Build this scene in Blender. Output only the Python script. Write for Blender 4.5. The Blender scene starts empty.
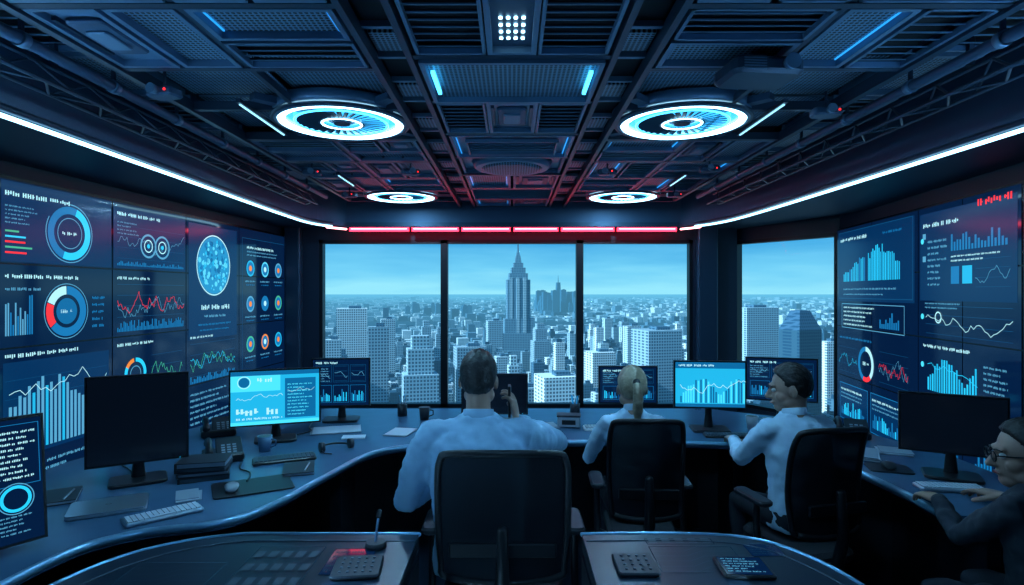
import bpy, math, random
from mathutils import Vector, Matrix, noise
random.seed(7)
SC=bpy.context.scene
COL=SC.collection
try:
    SC.view_settings.view_transform='Standard'
    SC.view_settings.look='None'
except Exception as e: print(e)
V=Vector
# ------------------------------------------------------------------ materials
def mat(name,col=(.1,.1,.1),rough=.5,metal=0.0,emit=None,es=1.0,bump=0,bscale=40,spec=.5,noisecol=0):
    m=bpy.data.materials.new(name); m.use_nodes=True
    nt=m.node_tree; b=nt.nodes['Principled BSDF']
    b.inputs['Base Color'].default_value=(*col,1)
    b.inputs['Roughness'].default_value=rough
    b.inputs['Metallic'].default_value=metal
    b.inputs['Specular IOR Level'].default_value=spec
    if emit:
        b.inputs['Emission Color'].default_value=(*emit,1)
        b.inputs['Emission Strength'].default_value=es
    if bump or noisecol:
        tc=nt.nodes.new('ShaderNodeTexCoord'); n=nt.nodes.new('ShaderNodeTexNoise')
        n.inputs['Scale'].default_value=bscale; n.inputs['Detail'].default_value=4
        nt.links.new(tc.outputs['Object'],n.inputs['Vector'])
        if bump:
            bp=nt.nodes.new('ShaderNodeBump'); bp.inputs['Strength'].default_value=bump; bp.inputs['Distance'].default_value=.01
            nt.links.new(n.outputs['Fac'],bp.inputs['Height']); nt.links.new(bp.outputs['Normal'],b.inputs['Normal'])
        if noisecol:
            r=nt.nodes.new('ShaderNodeMapRange'); r.inputs['To Min'].default_value=1-noisecol; r.inputs['To Max'].default_value=1+noisecol
            mx=nt.nodes.new('ShaderNodeVectorMath'); mx.operation='SCALE'
            mx.inputs[0].default_value=col
            nt.links.new(n.outputs['Fac'],r.inputs['Value']); nt.links.new(r.outputs[0],mx.inputs['Scale'])
            nt.links.new(mx.outputs[0],b.inputs['Base Color'])
    return m
M={}
M['ceil']=mat('ceiling_dark_metal',(.04,.09,.17),.45,.3,bump=.05)
M['ceil2']=mat('ceiling_panel_metal',(.09,.19,.32),.4,.3,noisecol=.3,bscale=6)
M['ceilblk']=mat('ceiling_void',(.004,.008,.016),.7)
M['beam']=mat('beam_metal',(.025,.055,.10),.4,.4)
M['slat']=mat('vent_slat',(.11,.22,.35),.4,.4)
M['wall']=mat('wall_navy',(.007,.02,.045),.5,bump=.05)
M['floor']=mat('floor_dark',(.007,.015,.028),.3,noisecol=.4,bscale=3)
M['blk']=mat('black_plastic',(.006,.008,.012),.4)
M['blk2']=mat('charcoal_plastic',(.014,.02,.03),.5)
M['frame']=mat('window_frame_black',(.006,.011,.018),.4,.3)
M['desk']=mat('desk_laminate',(.055,.135,.24),.26,noisecol=.12,bscale=8)
M['deskedge']=mat('desk_edge_metal',(.18,.38,.55),.3,.6)
M['skirt']=mat('desk_skirt',(.004,.008,.014),.5)
M['glass']=mat('console_glass',(.010,.024,.042),.32,spec=.35)
M['white']=mat('white_plastic',(.6,.7,.78),.4)
M['silver']=mat('silver_metal',(.42,.55,.65),.3,.8)
M['key']=mat('keycap_grey',(.3,.36,.42),.5)
M['keyd']=mat('keycap_dark',(.05,.08,.11),.5)
M['paper']=mat('paper',(.5,.6,.7),.7)
M['paperd']=mat('paper_dim',(.22,.3,.38),.7)
M['screen']=mat('screen_navy',(.0005,.001,.004),.07,emit=(.0010,.012,.050),es=1,spec=.45)
M['screenoff']=mat('screen_off',(.003,.004,.008),.15,emit=(.001,.003,.007),es=1)
M['bezel']=mat('screen_bezel',(.001,.002,.004),.25)
def em(n,c,s=1): 
    M[n]=mat('lit_'+n,(.0,.0,.0),.2,emit=c,es=s,spec=.3)
em('panel',(.001,.03,.11),1); em('cy',(.02,.60,1.0),1.15); em('cyd',(.008,.20,.50),1.0); em('wh',(.45,.88,1.0),1.1)
em('whd',(.10,.40,.66),1.0); em('rd',(.95,.03,.04),1.2); em('or',(.95,.28,.04),1.0); em('gr',(.08,.65,.40),.8)
em('line',(.005,.085,.22),1); em('bg_cy',(.015,.46,.80),1.1); em('bg_cy2',(.07,.74,1.0),1.15); em('bg_bl',(.004,.15,.38),1)
em('globe',(.015,.30,.62),1.0); em('globe2',(.10,.66,.95),1.1); em('edge',(.02,.28,.75),1.5); em('traceln',(.01,.06,.12),.6)
em('ledw',(.42,.82,1.0),7); em('ledc',(.06,.55,1.0),4); em('ledc2',(.04,.45,1.0),1.7); em('ledr',(1.0,.02,.05),8); em('ledrw',(1.0,.35,.4),7)
em('strip',(.38,.78,1.0),4.5); em('strip2',(.3,.75,1.0),1.8); em('redled',(1,.02,.02),3)
def perf():
    m=mat('perforated_metal',(.07,.1,.15),.45,.3); nt=m.node_tree; b=nt.nodes['Principled BSDF']
    tc=nt.nodes.new('ShaderNodeTexCoord'); sc=nt.nodes.new('ShaderNodeVectorMath'); sc.operation='SCALE'; sc.inputs['Scale'].default_value=58
    fr=nt.nodes.new('ShaderNodeVectorMath'); fr.operation='FRACTION'
    sb=nt.nodes.new('ShaderNodeVectorMath'); sb.operation='SUBTRACT'; sb.inputs[1].default_value=(.5,.5,0)
    mu=nt.nodes.new('ShaderNodeVectorMath'); mu.operation='MULTIPLY'; mu.inputs[1].default_value=(1,1,0)
    ln=nt.nodes.new('ShaderNodeVectorMath'); ln.operation='LENGTH'
    lt=nt.nodes.new('ShaderNodeMath'); lt.operation='LESS_THAN'; lt.inputs[1].default_value=.36
    mx=nt.nodes.new('ShaderNodeMix'); mx.data_type='RGBA'
    mx.inputs[6].default_value=(.15,.28,.42,1); mx.inputs[7].default_value=(.002,.004,.008,1)
    L=nt.links.new
    L(tc.outputs['Object'],sc.inputs[0]); L(sc.outputs[0],fr.inputs[0]); L(fr.outputs[0],sb.inputs[0]); L(sb.outputs[0],mu.inputs[0]); L(mu.outputs[0],ln.inputs[0]); L(ln.outputs['Value'],lt.inputs[0]); L(lt.outputs[0],mx.inputs[0]); L(mx.outputs[2],b.inputs['Base Color'])
    return m
M['perf']=perf()
M['shirt']=mat('shirt_light_blue',(.27,.47,.66),.8,bump=.3,bscale=14)
M['shirtw']=mat('shirt_white',(.38,.57,.74),.8,bump=.3,bscale=14)
M['shirtd']=mat('shirt_dark',(.012,.022,.036),.8,bump=.25,bscale=14)
M['trous']=mat('trousers_navy',(.008,.013,.024),.85,bump=.1,bscale=30)
M['skin']=mat('skin',(.40,.24,.18),.5)
M['skinb']=mat('skin_tan',(.36,.22,.17),.5)
M['eye']=mat('eye_white',(.7,.7,.7),.2)
M['pupil']=mat('pupil',(.01,.01,.01),.1)
M['lip']=mat('lips',(.35,.13,.11),.5)
M['hairk']=mat('hair_dark',(.010,.009,.010),.5,bump=.6,bscale=60)
M['hairb']=mat('hair_blonde',(.34,.27,.19),.45,bump=.9,bscale=45,noisecol=.5)
M['shoe']=mat('shoe_leather',(.01,.01,.012),.3)
M['fabric']=mat('chair_fabric',(.008,.011,.018),.85,bump=.2,bscale=150)
def meshfab():
    m=mat('chair_mesh',(.004,.006,.011),.85,spec=.2); nt=m.node_tree; b=nt.nodes['Principled BSDF']
    b.inputs['Alpha'].default_value=.97
    return m
M['mesh']=meshfab()
def paneglass():
    m=bpy.data.materials.new('window_glass'); m.use_nodes=True; nt=m.node_tree; nt.nodes.clear()
    o=nt.nodes.new('ShaderNodeOutputMaterial'); t=nt.nodes.new('ShaderNodeBsdfTransparent'); t.inputs[0].default_value=(.92,.98,1,1)
    g=nt.nodes.new('ShaderNodeBsdfGlossy'); g.inputs['Roughness'].default_value=.02
    f=nt.nodes.new('ShaderNodeFresnel'); f.inputs[0].default_value=1.12; x=nt.nodes.new('ShaderNodeMixShader')
    nt.links.new(f.outputs[0],x.inputs[0]); nt.links.new(t.outputs[0],x.inputs[1]); nt.links.new(g.outputs[0],x.inputs[2]); nt.links.new(x.outputs[0],o.inputs[0])
    return m
M['pane']=paneglass()
# ------------------------------------------------------------------ mesh builder
def frames(pts):
    out=[]; n=len(pts); up=None
    for i in range(n):
        t=(pts[min(i+1,n-1)]-pts[max(i-1,0)]).normalized()
        if up is None:
            up=V((0,0,1)) if abs(t.z)<.9 else V((0,1,0))
        x=t.cross(up).normalized(); up=x.cross(t).normalized()
        out.append((t,x,up))
    return out
def catmull(pts,n=6,closed=False):
    P=[V(p) for p in pts]; out=[]; N=len(P)
    rng=range(N) if closed else range(N-1)
    for i in rng:
        if closed: a,b,c,d=P[(i-1)%N],P[i],P[(i+1)%N],P[(i+2)%N]
        else: a,b,c,d=P[max(i-1,0)],P[i],P[i+1],P[min(i+2,N-1)]
        for k in range(n):
            t=k/n
            out.append(.5*((2*b)+(c-a)*t+(2*a-5*b+4*c-d)*t*t+(3*b-a-3*c+d)*t**3))
    if not closed: out.append(P[-1])
    return out
class MB:
    def __init__(s): s.v=[];s.f=[];s.m=[];s.sm=[];s.mats=[]
    def mi(s,m):
        if m not in s.mats: s.mats.append(m)
        return s.mats.index(m)
    def face(s,idx,m,sm=False): s.f.append(idx); s.m.append(s.mi(m)); s.sm.append(sm)
    def poly(s,pts,m,sm=False):
        b=len(s.v); s.v+= [V(p) for p in pts]; s.face(list(range(b,b+len(pts))),m,sm)
    def box(s,c,size,m,rot=None,bev=0):
        c=V(c); hx,hy,hz=[q/2 for q in size]
        R=rot if rot else Matrix.Identity(3)
        if bev<=0:
            b=len(s.v)
            for z in(-hz,hz):
                for x,y in((-hx,-hy),(hx,-hy),(hx,hy),(-hx,hy)): s.v.append(c+R@V((x,y,z)))
            for q in((0,3,2,1),(4,5,6,7),(0,1,5,4),(1,2,6,5),(2,3,7,6),(3,0,4,7)): s.face([b+i for i in q],m)
        else:
            r=min(bev,hx*.99,hy*.99); ch=min(r*.35,hz*.6,.02)
            def ring(inset,z):
                o=[]
                for cx,cy,a0 in((hx-r,hy-r,0),(-hx+r,hy-r,90),(-hx+r,-hy+r,180),(hx-r,-hy+r,270)):
                    for k in range(5):
                        a=math.radians(a0+k*22.5); o.append(c+R@V((cx+(r-inset)*math.cos(a),cy+(r-inset)*math.sin(a),z)))
                return o
            rings=[ring(ch,-hz),ring(0,-hz+ch),ring(0,hz-ch),ring(ch,hz)]
            b=len(s.v); n=20
            for rg in rings: s.v+=rg
            for j in range(3):
                for i in range(n): s.face([b+j*n+i,b+j*n+(i+1)%n,b+(j+1)*n+(i+1)%n,b+(j+1)*n+i],m,False)
            s.face([b+i for i in range(n)][::-1],m); s.face([b+3*n+i for i in range(n)],m)
    def loft(s,secs,m,seg=20,sm=True,p=2.0):
        b=len(s.v); 
        for c,ax,ay in secs:
            for i in range(seg):
                a=2*math.pi*i/seg; ca,sa=math.cos(a),math.sin(a)
                x=math.copysign(abs(ca)**(2/p),ca); y=math.copysign(abs(sa)**(2/p),sa)
                s.v.append(V(c)+ax*x+ay*y)
        for j in range(len(secs)-1):
            for i in range(seg):
                s.face([b+j*seg+i,b+j*seg+(i+1)%seg,b+(j+1)*seg+(i+1)%seg,b+(j+1)*seg+i],m,sm)
        s.face([b+i for i in range(seg)][::-1],m,sm); e=b+(len(secs)-1)*seg
        s.face([e+i for i in range(seg)],m,sm)
    def tube(s,pts,rad,m,seg=10,flat=1.0,caps=True):
        pts=[V(p) for p in pts]
        if not isinstance(rad,(list,tuple)): rad=[rad]*len(pts)
        fr=frames(pts); secs=[]
        if caps:
            t,x,u=fr[0]
            for q in(.0,.45,.8): 
                rr=rad[0]; secs.append((pts[0]-t*rr*(1-q)*.9,x*rr*math.sqrt(max(.02,1-(1-q)**2)),u*rr*flat*math.sqrt(max(.02,1-(1-q)**2))))
        for p,r,(t,x,u) in zip(pts,rad,fr): secs.append((p,x*r,u*r*flat))
        if caps:
            t,x,u=fr[-1]
            for q in(.8,.45,.0):
                rr=rad[-1]; secs.append((pts[-1]+t*rr*(1-q)*.9,x*rr*math.sqrt(max(.02,1-(1-q)**2)),u*rr*flat*math.sqrt(max(.02,1-(1-q)**2))))
        s.loft(secs,m,seg)
    def cyl(s,p0,p1,r0,r1,m,seg=20):
        p0,p1=V(p0),V(p1); t,x,u=frames([p0,p1])[0]
        b=len(s.v)
        for p,r in((p0,r0),(p1,r1)):
            for i in range(seg):
                a=2*math.pi*i/seg; s.v.append(p+x*r*math.cos(a)+u*r*math.sin(a))
        for i in range(seg): s.face([b+i,b+(i+1)%seg,b+seg+(i+1)%seg,b+seg+i],m,True)
        s.face([b+i for i in range(seg)][::-1],m); s.face([b+seg+i for i in range(seg)],m)
    def ell(s,c,r,m,seg=20,rings=12,R=None):
        c=V(c); R=R or Matrix.Identity(3); b=len(s.v)
        s.v.append(c+R@V((0,0,-r[2])))
        for j in range(1,rings):
            ph=-math.pi/2+math.pi*j/rings
            for i in range(seg):
                a=2*math.pi*i/seg; s.v.append(c+R@V((r[0]*math.cos(ph)*math.cos(a),r[1]*math.cos(ph)*math.sin(a),r[2]*math.sin(ph))))
        s.v.append(c+R@V((0,0,r[2]))); top=len(s.v)-1
        for i in range(seg): s.face([b,b+1+(i+1)%seg,b+1+i],m,True)
        for j in range(rings-2):
            for i in range(seg):
                q=b+1+j*seg; s.face([q+i,q+(i+1)%seg,q+seg+(i+1)%seg,q+seg+i],m,True)
        q=b+1+(rings-2)*seg
        for i in range(seg): s.face([q+i,q+(i+1)%seg,top],m,True)
    def prism(s,outline,z0,z1,m,mside=None):
        n=len(outline); b=len(s.v)
        for z in(z0,z1):
            for p in outline: s.v.append(V((p[0],p[1],z)))
        s.face([b+i for i in range(n)][::-1],m); s.face([b+n+i for i in range(n)],m)
        for i in range(n): s.face([b+i,b+(i+1)%n,b+n+(i+1)%n,b+n+i],mside or m)
    def annulus(s,c,r0,r1,z,m,seg=64,h=0):
        c=V(c); b=len(s.v)
        for r in(r0,r1):
            for i in range(seg):
                a=2*math.pi*i/seg; s.v.append(V((c.x+r*math.cos(a),c.y+r*math.sin(a),z if r==r1 else z+h)))
        for i in range(seg): s.face([b+i,b+(i+1)%seg,b+seg+(i+1)%seg,b+seg+i],m,True)
    def build(s,name,parent=None,loc=(0,0,0),rotz=0,hide=False):
        me=bpy.data.meshes.new(name); me.from_pydata([tuple(v) for v in s.v],[],s.f)
        for m in s.mats: me.materials.append(M[m] if isinstance(m,str) else m)
        me.polygons.foreach_set('material_index',s.m); me.polygons.foreach_set('use_smooth',s.sm); me.update()
        o=bpy.data.objects.new(name,me); COL.objects.link(o); o.location=loc; o.rotation_euler=(0,0,rotz)
        if parent: o.parent=parent
        return o
def empty(name,loc=(0,0,0),rotz=0):
    o=bpy.data.objects.new(name,None); COL.objects.link(o); o.location=loc; o.rotation_euler=(0,0,rotz); o.empty_display_size=.1; return o
def remesh(mb,name,parent,vox,sm=5,wr=0,wrs=.12):
    o=mb.build('tmp_'+name)
    md=o.modifiers.new('r','REMESH'); md.mode='VOXEL'; md.voxel_size=vox; md.use_smooth_shade=True
    s=o.modifiers.new('s','SMOOTH'); s.factor=.5; s.iterations=sm
    if wr:
        tx=bpy.data.textures.new('wrinkle','CLOUDS'); tx.noise_scale=wrs; tx.noise_depth=2
        d=o.modifiers.new('d','DISPLACE'); d.texture=tx; d.strength=wr; d.mid_level=.5; d.texture_coords='LOCAL'
    dg=bpy.context.evaluated_depsgraph_get(); dg.update()
    me=bpy.data.meshes.new_from_object(o.evaluated_get(dg)); me.name=name
    me.materials.clear()
    for m in mb.mats: me.materials.append(M[m])
    if len(mb.mats)==1: me.polygons.foreach_set('material_index',[0]*len(me.polygons))
    me.polygons.foreach_set('use_smooth',[True]*len(me.polygons))
    old=o.data; bpy.data.objects.remove(o); bpy.data.meshes.remove(old)
    r=bpy.data.objects.new(name,me); COL.objects.link(r)
    if parent: r.parent=parent
    return r
# ------------------------------------------------------------------ screen drawing
class Scr:
    def __init__(s,mb,O,U,Vv,N): s.mb=mb;s.O=V(O);s.U=V(U);s.V=V(Vv);s.N=V(N)
    def P(s,u,v,l): return s.O+s.U*u+s.V*v+s.N*(.0015+l*.0009)
    def rect(s,u0,v0,u1,v1,m,l=1): s.mb.poly([s.P(u0,v0,l),s.P(u1,v0,l),s.P(u1,v1,l),s.P(u0,v1,l)],m)
    def ring(s,cu,cv,r0,r1,m,a0=0,a1=360,l=2,n=36):
        k=max(3,int(n*abs(a1-a0)/360))
        for i in range(k):
            a=math.radians(90-(a0+(a1-a0)*i/k)); b=math.radians(90-(a0+(a1-a0)*(i+1)/k))
            q=[(r1,a),(r1,b)]+([(r0,b),(r0,a)] if r0>0 else [(0,a)])
            s.mb.poly([s.P(cu+r*math.cos(t),cv+r*math.sin(t),l) for r,t in q],m)
    def line(s,pts,w,m,l=2):
        for (a,b),(c,d) in zip(pts,pts[1:]):
            dx,dy=c-a,d-b; L=math.hypot(dx,dy) or 1; nx,ny=-dy/L*w/2,dx/L*w/2
            s.mb.poly([s.P(a-nx,b-ny,l),s.P(c-nx,d-ny,l),s.P(c+nx,d+ny,l),s.P(a+nx,b+ny,l)],m)
    def frame(s,u,v,w,h,m='line',t=.004,l=1):
        for a in((u,v,u+w,v+t),(u,v+h-t,u+w,v+h),(u,v,u+t,v+h),(u+w-t,v,u+w,v+h)): s.rect(*a,m,l)
    def text(s,u,v,w,h,m='whd',l=2):
        h=h*.8; x=u
        while x<u+w-h*.5:
            ww=min(random.uniform(1.2,4)*h,u+w-x); k=x
            while k<x+ww-h*.3:
                q=h*.62; s.rect(k,v+(0 if random.random()<.7 else h*.25),k+q*.55,v+h*random.choice((1,.75,1)),m,l)
                if random.random()<.5: s.rect(k,v+h*.4,k+q*.9,v+h*.58,m,l)
                k+=q
            x+=ww+h*.6
    def block(s,u,v,w,h,rows,m='whd'):
        st=h/rows
        for i in range(rows): s.text(u,v+h-(i+1)*st+st*.3,w*random.uniform(.55,1),st*.5,m)
    def bars(s,u,v,w,h,n,m='cy',m2=None,prof=None):
        for i in range(n):
            q=(.25+.75*random.random()) if prof is None else prof(i/(n-1))*(.8+.3*random.random())
            s.rect(u+w*i/n,v,u+w*(i+.62)/n,v+h*min(q,1),m if not m2 or random.random()<.6 else m2,2)
    def chart(s,u,v,w,h,n=24,m='cy',wd=.004,grid=True,amp=.5,base=.45):
        if grid:
            for i in range(4): s.rect(u,v+h*i/3-.001,u+w,v+h*i/3+.001,'line',1)
        y=base; pts=[]
        for i in range(n):
            y+=random.uniform(-1,1)*.22*amp*2; y=max(.05,min(.95,y+(base-y)*.2)); pts.append((u+w*i/(n-1),v+h*y))
        s.line(pts,wd*.8,m,3)
# ------------------------------------------------------------------ camera
cam=bpy.data.cameras.new('cam'); co=bpy.data.objects.new('camera',cam); COL.objects.link(co)
co.location=(0,0,1.65); co.rotation_euler=(math.radians(90),0,0); cam.sensor_width=36; cam.lens=21.1; cam.clip_start=.05; cam.clip_end=90000
SC.camera=co
# ------------------------------------------------------------------ world
w=bpy.data.worlds.new('sky'); SC.world=w; w.use_nodes=True; nt=w.node_tree; bg=nt.nodes['Background']
tc=nt.nodes.new('ShaderNodeTexCoord'); sp=nt.nodes.new('ShaderNodeSeparateXYZ'); cr=nt.nodes.new('ShaderNodeValToRGB')
nz=nt.nodes.new('ShaderNodeTexNoise'); nz.inputs['Scale'].default_value=5; nz.inputs['Detail'].default_value=7
mp=nt.nodes.new('ShaderNodeMapping'); mp.inputs['Scale'].default_value=(1,1,8)
ml=nt.nodes.new('ShaderNodeMath'); ml.operation='MULTIPLY_ADD'; ml.inputs[1].default_value=.08; 
ad=nt.nodes.new('ShaderNodeMath'); ad.operation='SUBTRACT'; ad.inputs[1].default_value=.04
L=nt.links.new
L(tc.outputs['Generated'],sp.inputs[0]); L(tc.outputs['Generated'],mp.inputs[0]); L(mp.outputs[0],nz.inputs['Vector'])
L(nz.outputs['Fac'],ml.inputs[0]); L(sp.outputs['Z'],ml.inputs[2]); L(ml.outputs[0],ad.inputs[0]); L(ad.outputs[0],cr.inputs[0]); L(cr.outputs[0],bg.inputs[0])
e=cr.color_ramp.elements; e[0].position=0; e[0].color=(.34,.84,1.0,1); e[1].position=1; e[1].color=(.01,.10,.3,1)
for p,c in((.035,(.19,.66,.95,1)),(.09,(.06,.42,.80,1)),(.3,(.03,.25,.58,1))):
    x=e.new(p); x.color=c
bg.inputs[1].default_value=1.0
su=bpy.data.lights.new('sun','SUN'); su.energy=8.5; su.color=(.62,.90,1); su.angle=.01; so=bpy.data.objects.new('sun',su); COL.objects.link(so)
so.rotation_euler=V((-.95,-.35,.6)).to_track_quat('Z','Y').to_euler(); so.location=(0,-5,20)
# ------------------------------------------------------------------ city
def citymat(name,win=True):
    m=bpy.data.materials.new(name); m.use_nodes=True; nt=m.node_tree; b=nt.nodes['Principled BSDF']; o=nt.nodes['Material Output']; L=nt.links.new
    b.inputs['Roughness'].default_value=.7; b.inputs['Specular IOR Level'].default_value=.15
    at=nt.nodes.new('ShaderNodeAttribute'); at.attribute_name='Col'
    g=nt.nodes.new('ShaderNodeNewGeometry'); s=nt.nodes.new('ShaderNodeSeparateXYZ'); L(g.outputs['Position'],s.inputs[0])
    def mth(op,a,bb=None):
        n=nt.nodes.new('ShaderNodeMath'); n.operation=op
        for i,q in enumerate((a,bb)):
            if q is None: continue
            if isinstance(q,(int,float)): n.inputs[i].default_value=q
            else: L(q,n.inputs[i])
        return n.outputs[0]
    if win:
        fz=mth('GREATER_THAN',mth('FRACT',mth('MULTIPLY',s.outputs['Z'],.19)),.40)
        fx=mth('GREATER_THAN',mth('FRACT',mth('MULTIPLY',mth('ADD',s.outputs['X'],mth('MULTIPLY',s.outputs['Y'],.63)),.18)),.38)
        sn=nt.nodes.new('ShaderNodeSeparateXYZ'); L(g.outputs['Normal'],sn.inputs[0])
        side=mth('LESS_THAN',mth('ABSOLUTE',sn.outputs['Z']),.5)
        fac=mth('MULTIPLY',mth('MULTIPLY',fz,fx),side)
        fac=mth('MULTIPLY',fac,.85)
        mx=nt.nodes.new('ShaderNodeMix'); mx.data_type='RGBA'; L(fac,mx.inputs[0]); L(at.outputs['Color'],mx.inputs[6]); mx.inputs[7].default_value=(.006,.045,.10,1)
        L(mx.outputs[2],b.inputs['Base Color'])
    else:
        n=nt.nodes.new('ShaderNodeTexNoise'); n.inputs['Scale'].default_value=.00022; n.inputs['Detail'].default_value=3; L(g.outputs['Position'],n.inputs['Vector'])
        r=nt.nodes.new('ShaderNodeValToRGB'); L(n.outputs['Fac'],r.inputs[0])
        r.color_ramp.elements[0].position=.54; r.color_ramp.elements[0].color=(.008,.04,.08,1); r.color_ramp.elements[1].position=.58; r.color_ramp.elements[1].color=(.14,.36,.48,1)
        L(r.outputs[0],b.inputs['Base Color'])
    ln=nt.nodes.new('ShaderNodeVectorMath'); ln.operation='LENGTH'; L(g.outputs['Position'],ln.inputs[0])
    hz=mth('SUBTRACT',1.0,mth('EXPONENT',mth('MULTIPLY',ln.outputs['Value'],-1/15000.)))  # aerial haze painted into the material, glowing more with distance
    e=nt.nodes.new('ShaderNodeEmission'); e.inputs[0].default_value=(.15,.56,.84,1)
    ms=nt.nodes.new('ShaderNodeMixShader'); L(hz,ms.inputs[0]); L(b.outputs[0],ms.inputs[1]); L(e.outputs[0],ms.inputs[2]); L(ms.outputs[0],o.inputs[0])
    return m
M['city']=citymat('hazed_city_facade'); M['ground']=citymat('hazed_city_ground',False)
cv=[];cf=[];cc=[]
def bld(x,y,w_,d,z0,z1,rot,col,taper=1):
    b=len(cv); c,s=math.cos(rot),math.sin(rot)
    for z,k in((z0,1),(z1,taper)):
        for px,py in((-1,-1),(1,-1),(1,1),(-1,1)):
            u,v=px*w_/2*k,py*d/2*k; cv.append((x+u*c-v*s,y+u*s+v*c,z))
    for q in((4,5,6,7),(0,1,5,4),(1,2,6,5),(2,3,7,6),(3,0,4,7)): cf.append([b+i for i in q]); cc.append(col)
G=-250
pal=[(.36,.52,.62),(.24,.38,.48),(.07,.16,.25),(.5,.64,.72),(.02,.07,.13),(.30,.44,.54),(.7,.8,.85),(.10,.22,.33)]
def tower(x,y,w_,h,rot=.25,col=None,style=None,d=None):
    col=col or random.choice(pal); d=d or w_*random.uniform(.7,1.2); st=style if style is not None else random.random()
    if st<.45:
        bld(x,y,w_,d,G,G+h,rot,col); bld(x+w_*.1,y,w_*.4,d*.4,G+h,G+h+6,rot,pal[2])
    elif st<.8:
        bld(x,y,w_,d,G,G+h*.7,rot,col); bld(x,y,w_*.75,d*.75,G+h*.7,G+h*.9,rot,col); bld(x,y,w_*.5,d*.5,G+h*.9,G+h,rot,col)
    else:
        bld(x,y,w_*1.3,d*1.3,G,G+h*.3,rot,col); bld(x,y,w_*.9,d*.9,G+h*.3,G+h,rot,col); bld(x,y,w_*.5,d*.3,G+h,G+h+8,rot,pal[4])
feat=[(-373,1400,68,215),(-223,1000,33,195),(-138,900,51,187),(-331,1600,37,181),(-77,1100,55,153),(264,1100,66,184),(68,900,57,128),(600,1500,90,215),(190,1300,52,124),(-358,1200,32,158),(79,1700,45,165),(-50,1700,42,172),(636,1200,40,154),(-250,1750,36,170),(330,1650,40,160),(-180,1500,30,165)]
rt=.25
def occupied(x,y,r=55):
    if abs(x-19)<90 and -60<y-1900<80: return True
    for f in feat:
        if abs(x-f[0])<f[2]*.5+24 and abs(y-f[1])<f[2]*.5+24: return True
    if abs(x-480)<50 and abs(y-1000)<50: return True
    return False
c_,s_=math.cos(rt),math.sin(rt)
for cell,y0,y1 in((34,450,2400),(52,2400,5200),(95,5200,11000),(230,11000,26000)):
    R=int(y1*1.25/cell)
    for i in range(-R,R):
        for j in range(0,R*2):
            gx,gy=i*cell,(j-R*.35)*cell
            if i%6==0 and cell==34: continue
            x=gx*c_-gy*s_; y=gx*s_+gy*c_
            if not(y0<=y<y1) or abs(x)>.80*y+150 or occupied(x,y): continue
            if y>3800 and noise.noise(V((x*.00022,y*.00035,0)))>.27: continue
            n=noise.noise(V((x*.0014,y*.0014,5)))
            h=random.uniform(14,60)+max(0,n)*80
            if random.random()<.11: h+=random.uniform(25,90)
            if y<850: h=min(h,105)
            if y>1500: h*=.85
            if y>2400: h*=.7 if random.random()<.9 else 1.3
            if y>5200: h*=.75
            w_=cell*random.uniform(.6,.88)
            if y<2400: tower(x,y,w_,h,rt)
            else: bld(x,y,w_,w_,G,G+h,rt,random.choice(pal))
for f in feat: tower(f[0],f[1],f[2],f[3],rt,random.choice((pal[0],pal[3],pal[6],pal[5])),random.choice((.1,.6,.1)))
bld(480,1000,50,42,G,G+190,.4,(.03,.09,.15)); bld(480,1000,50,42,G+190,G+222,.4,(.04,.11,.2),.45)
DT=(.03,.12,.22)
for k in range(30):
    x=random.uniform(230,720); tower(x,6500+random.uniform(-400,400),random.uniform(40,70),random.uniform(140,290),rt,DT)
bld(500,6500,62,62,G,G+360,.3,DT,.6); bld(500,6500,8,8,G+360,G+440,.3,DT,.2)
for k in range(12): tower(random.uniform(-1500,-300),random.uniform(5500,7500),55,random.uniform(90,150),rt,DT)
def city_obj(name,v,f,cols,mt):
    me=bpy.data.meshes.new(name); me.from_pydata(v,[],f); me.materials.append(mt)
    ca=me.color_attributes.new('Col','FLOAT_COLOR','CORNER'); arr=[]
    for p,c in zip(me.polygons,cols): arr+= [*c,1]*len(p.vertices)
    ca.data.foreach_set('color',arr); me.update(); o=bpy.data.objects.new(name,me); COL.objects.link(o); return o
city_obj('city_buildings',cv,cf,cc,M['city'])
cv=[];cf=[];cc=[]
EC=(.14,.27,.38); EX,EY=19,1900
for w_,d,a,b_ in((140,70,0,70),(108,60,70,125),(90,52,125,170),(72,46,170,292),(58,40,292,312),(44,32,312,330),(30,26,330,345)): bld(EX,EY,w_,d,G+a,G+b_,.12,EC)
for sx in(-1,0,1): bld(EX+sx*21,EY-24,9,6,G+120,G+298,.12,(.36,.52,.62))
bld(EX,EY,20,20,G+345,G+368,.12,EC,.7); bld(EX,EY,12,12,G+368,G+386,.12,EC,.45); bld(EX,EY,5.5,5.5,G+386,G+418,.12,EC,.5)
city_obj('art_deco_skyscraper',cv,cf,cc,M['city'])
mb=MB(); mb.poly([(-80000,100,G),(80000,100,G),(80000,80000,G),(-80000,80000,G)],'ground'); mb.build('hazed_city_ground')
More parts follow.
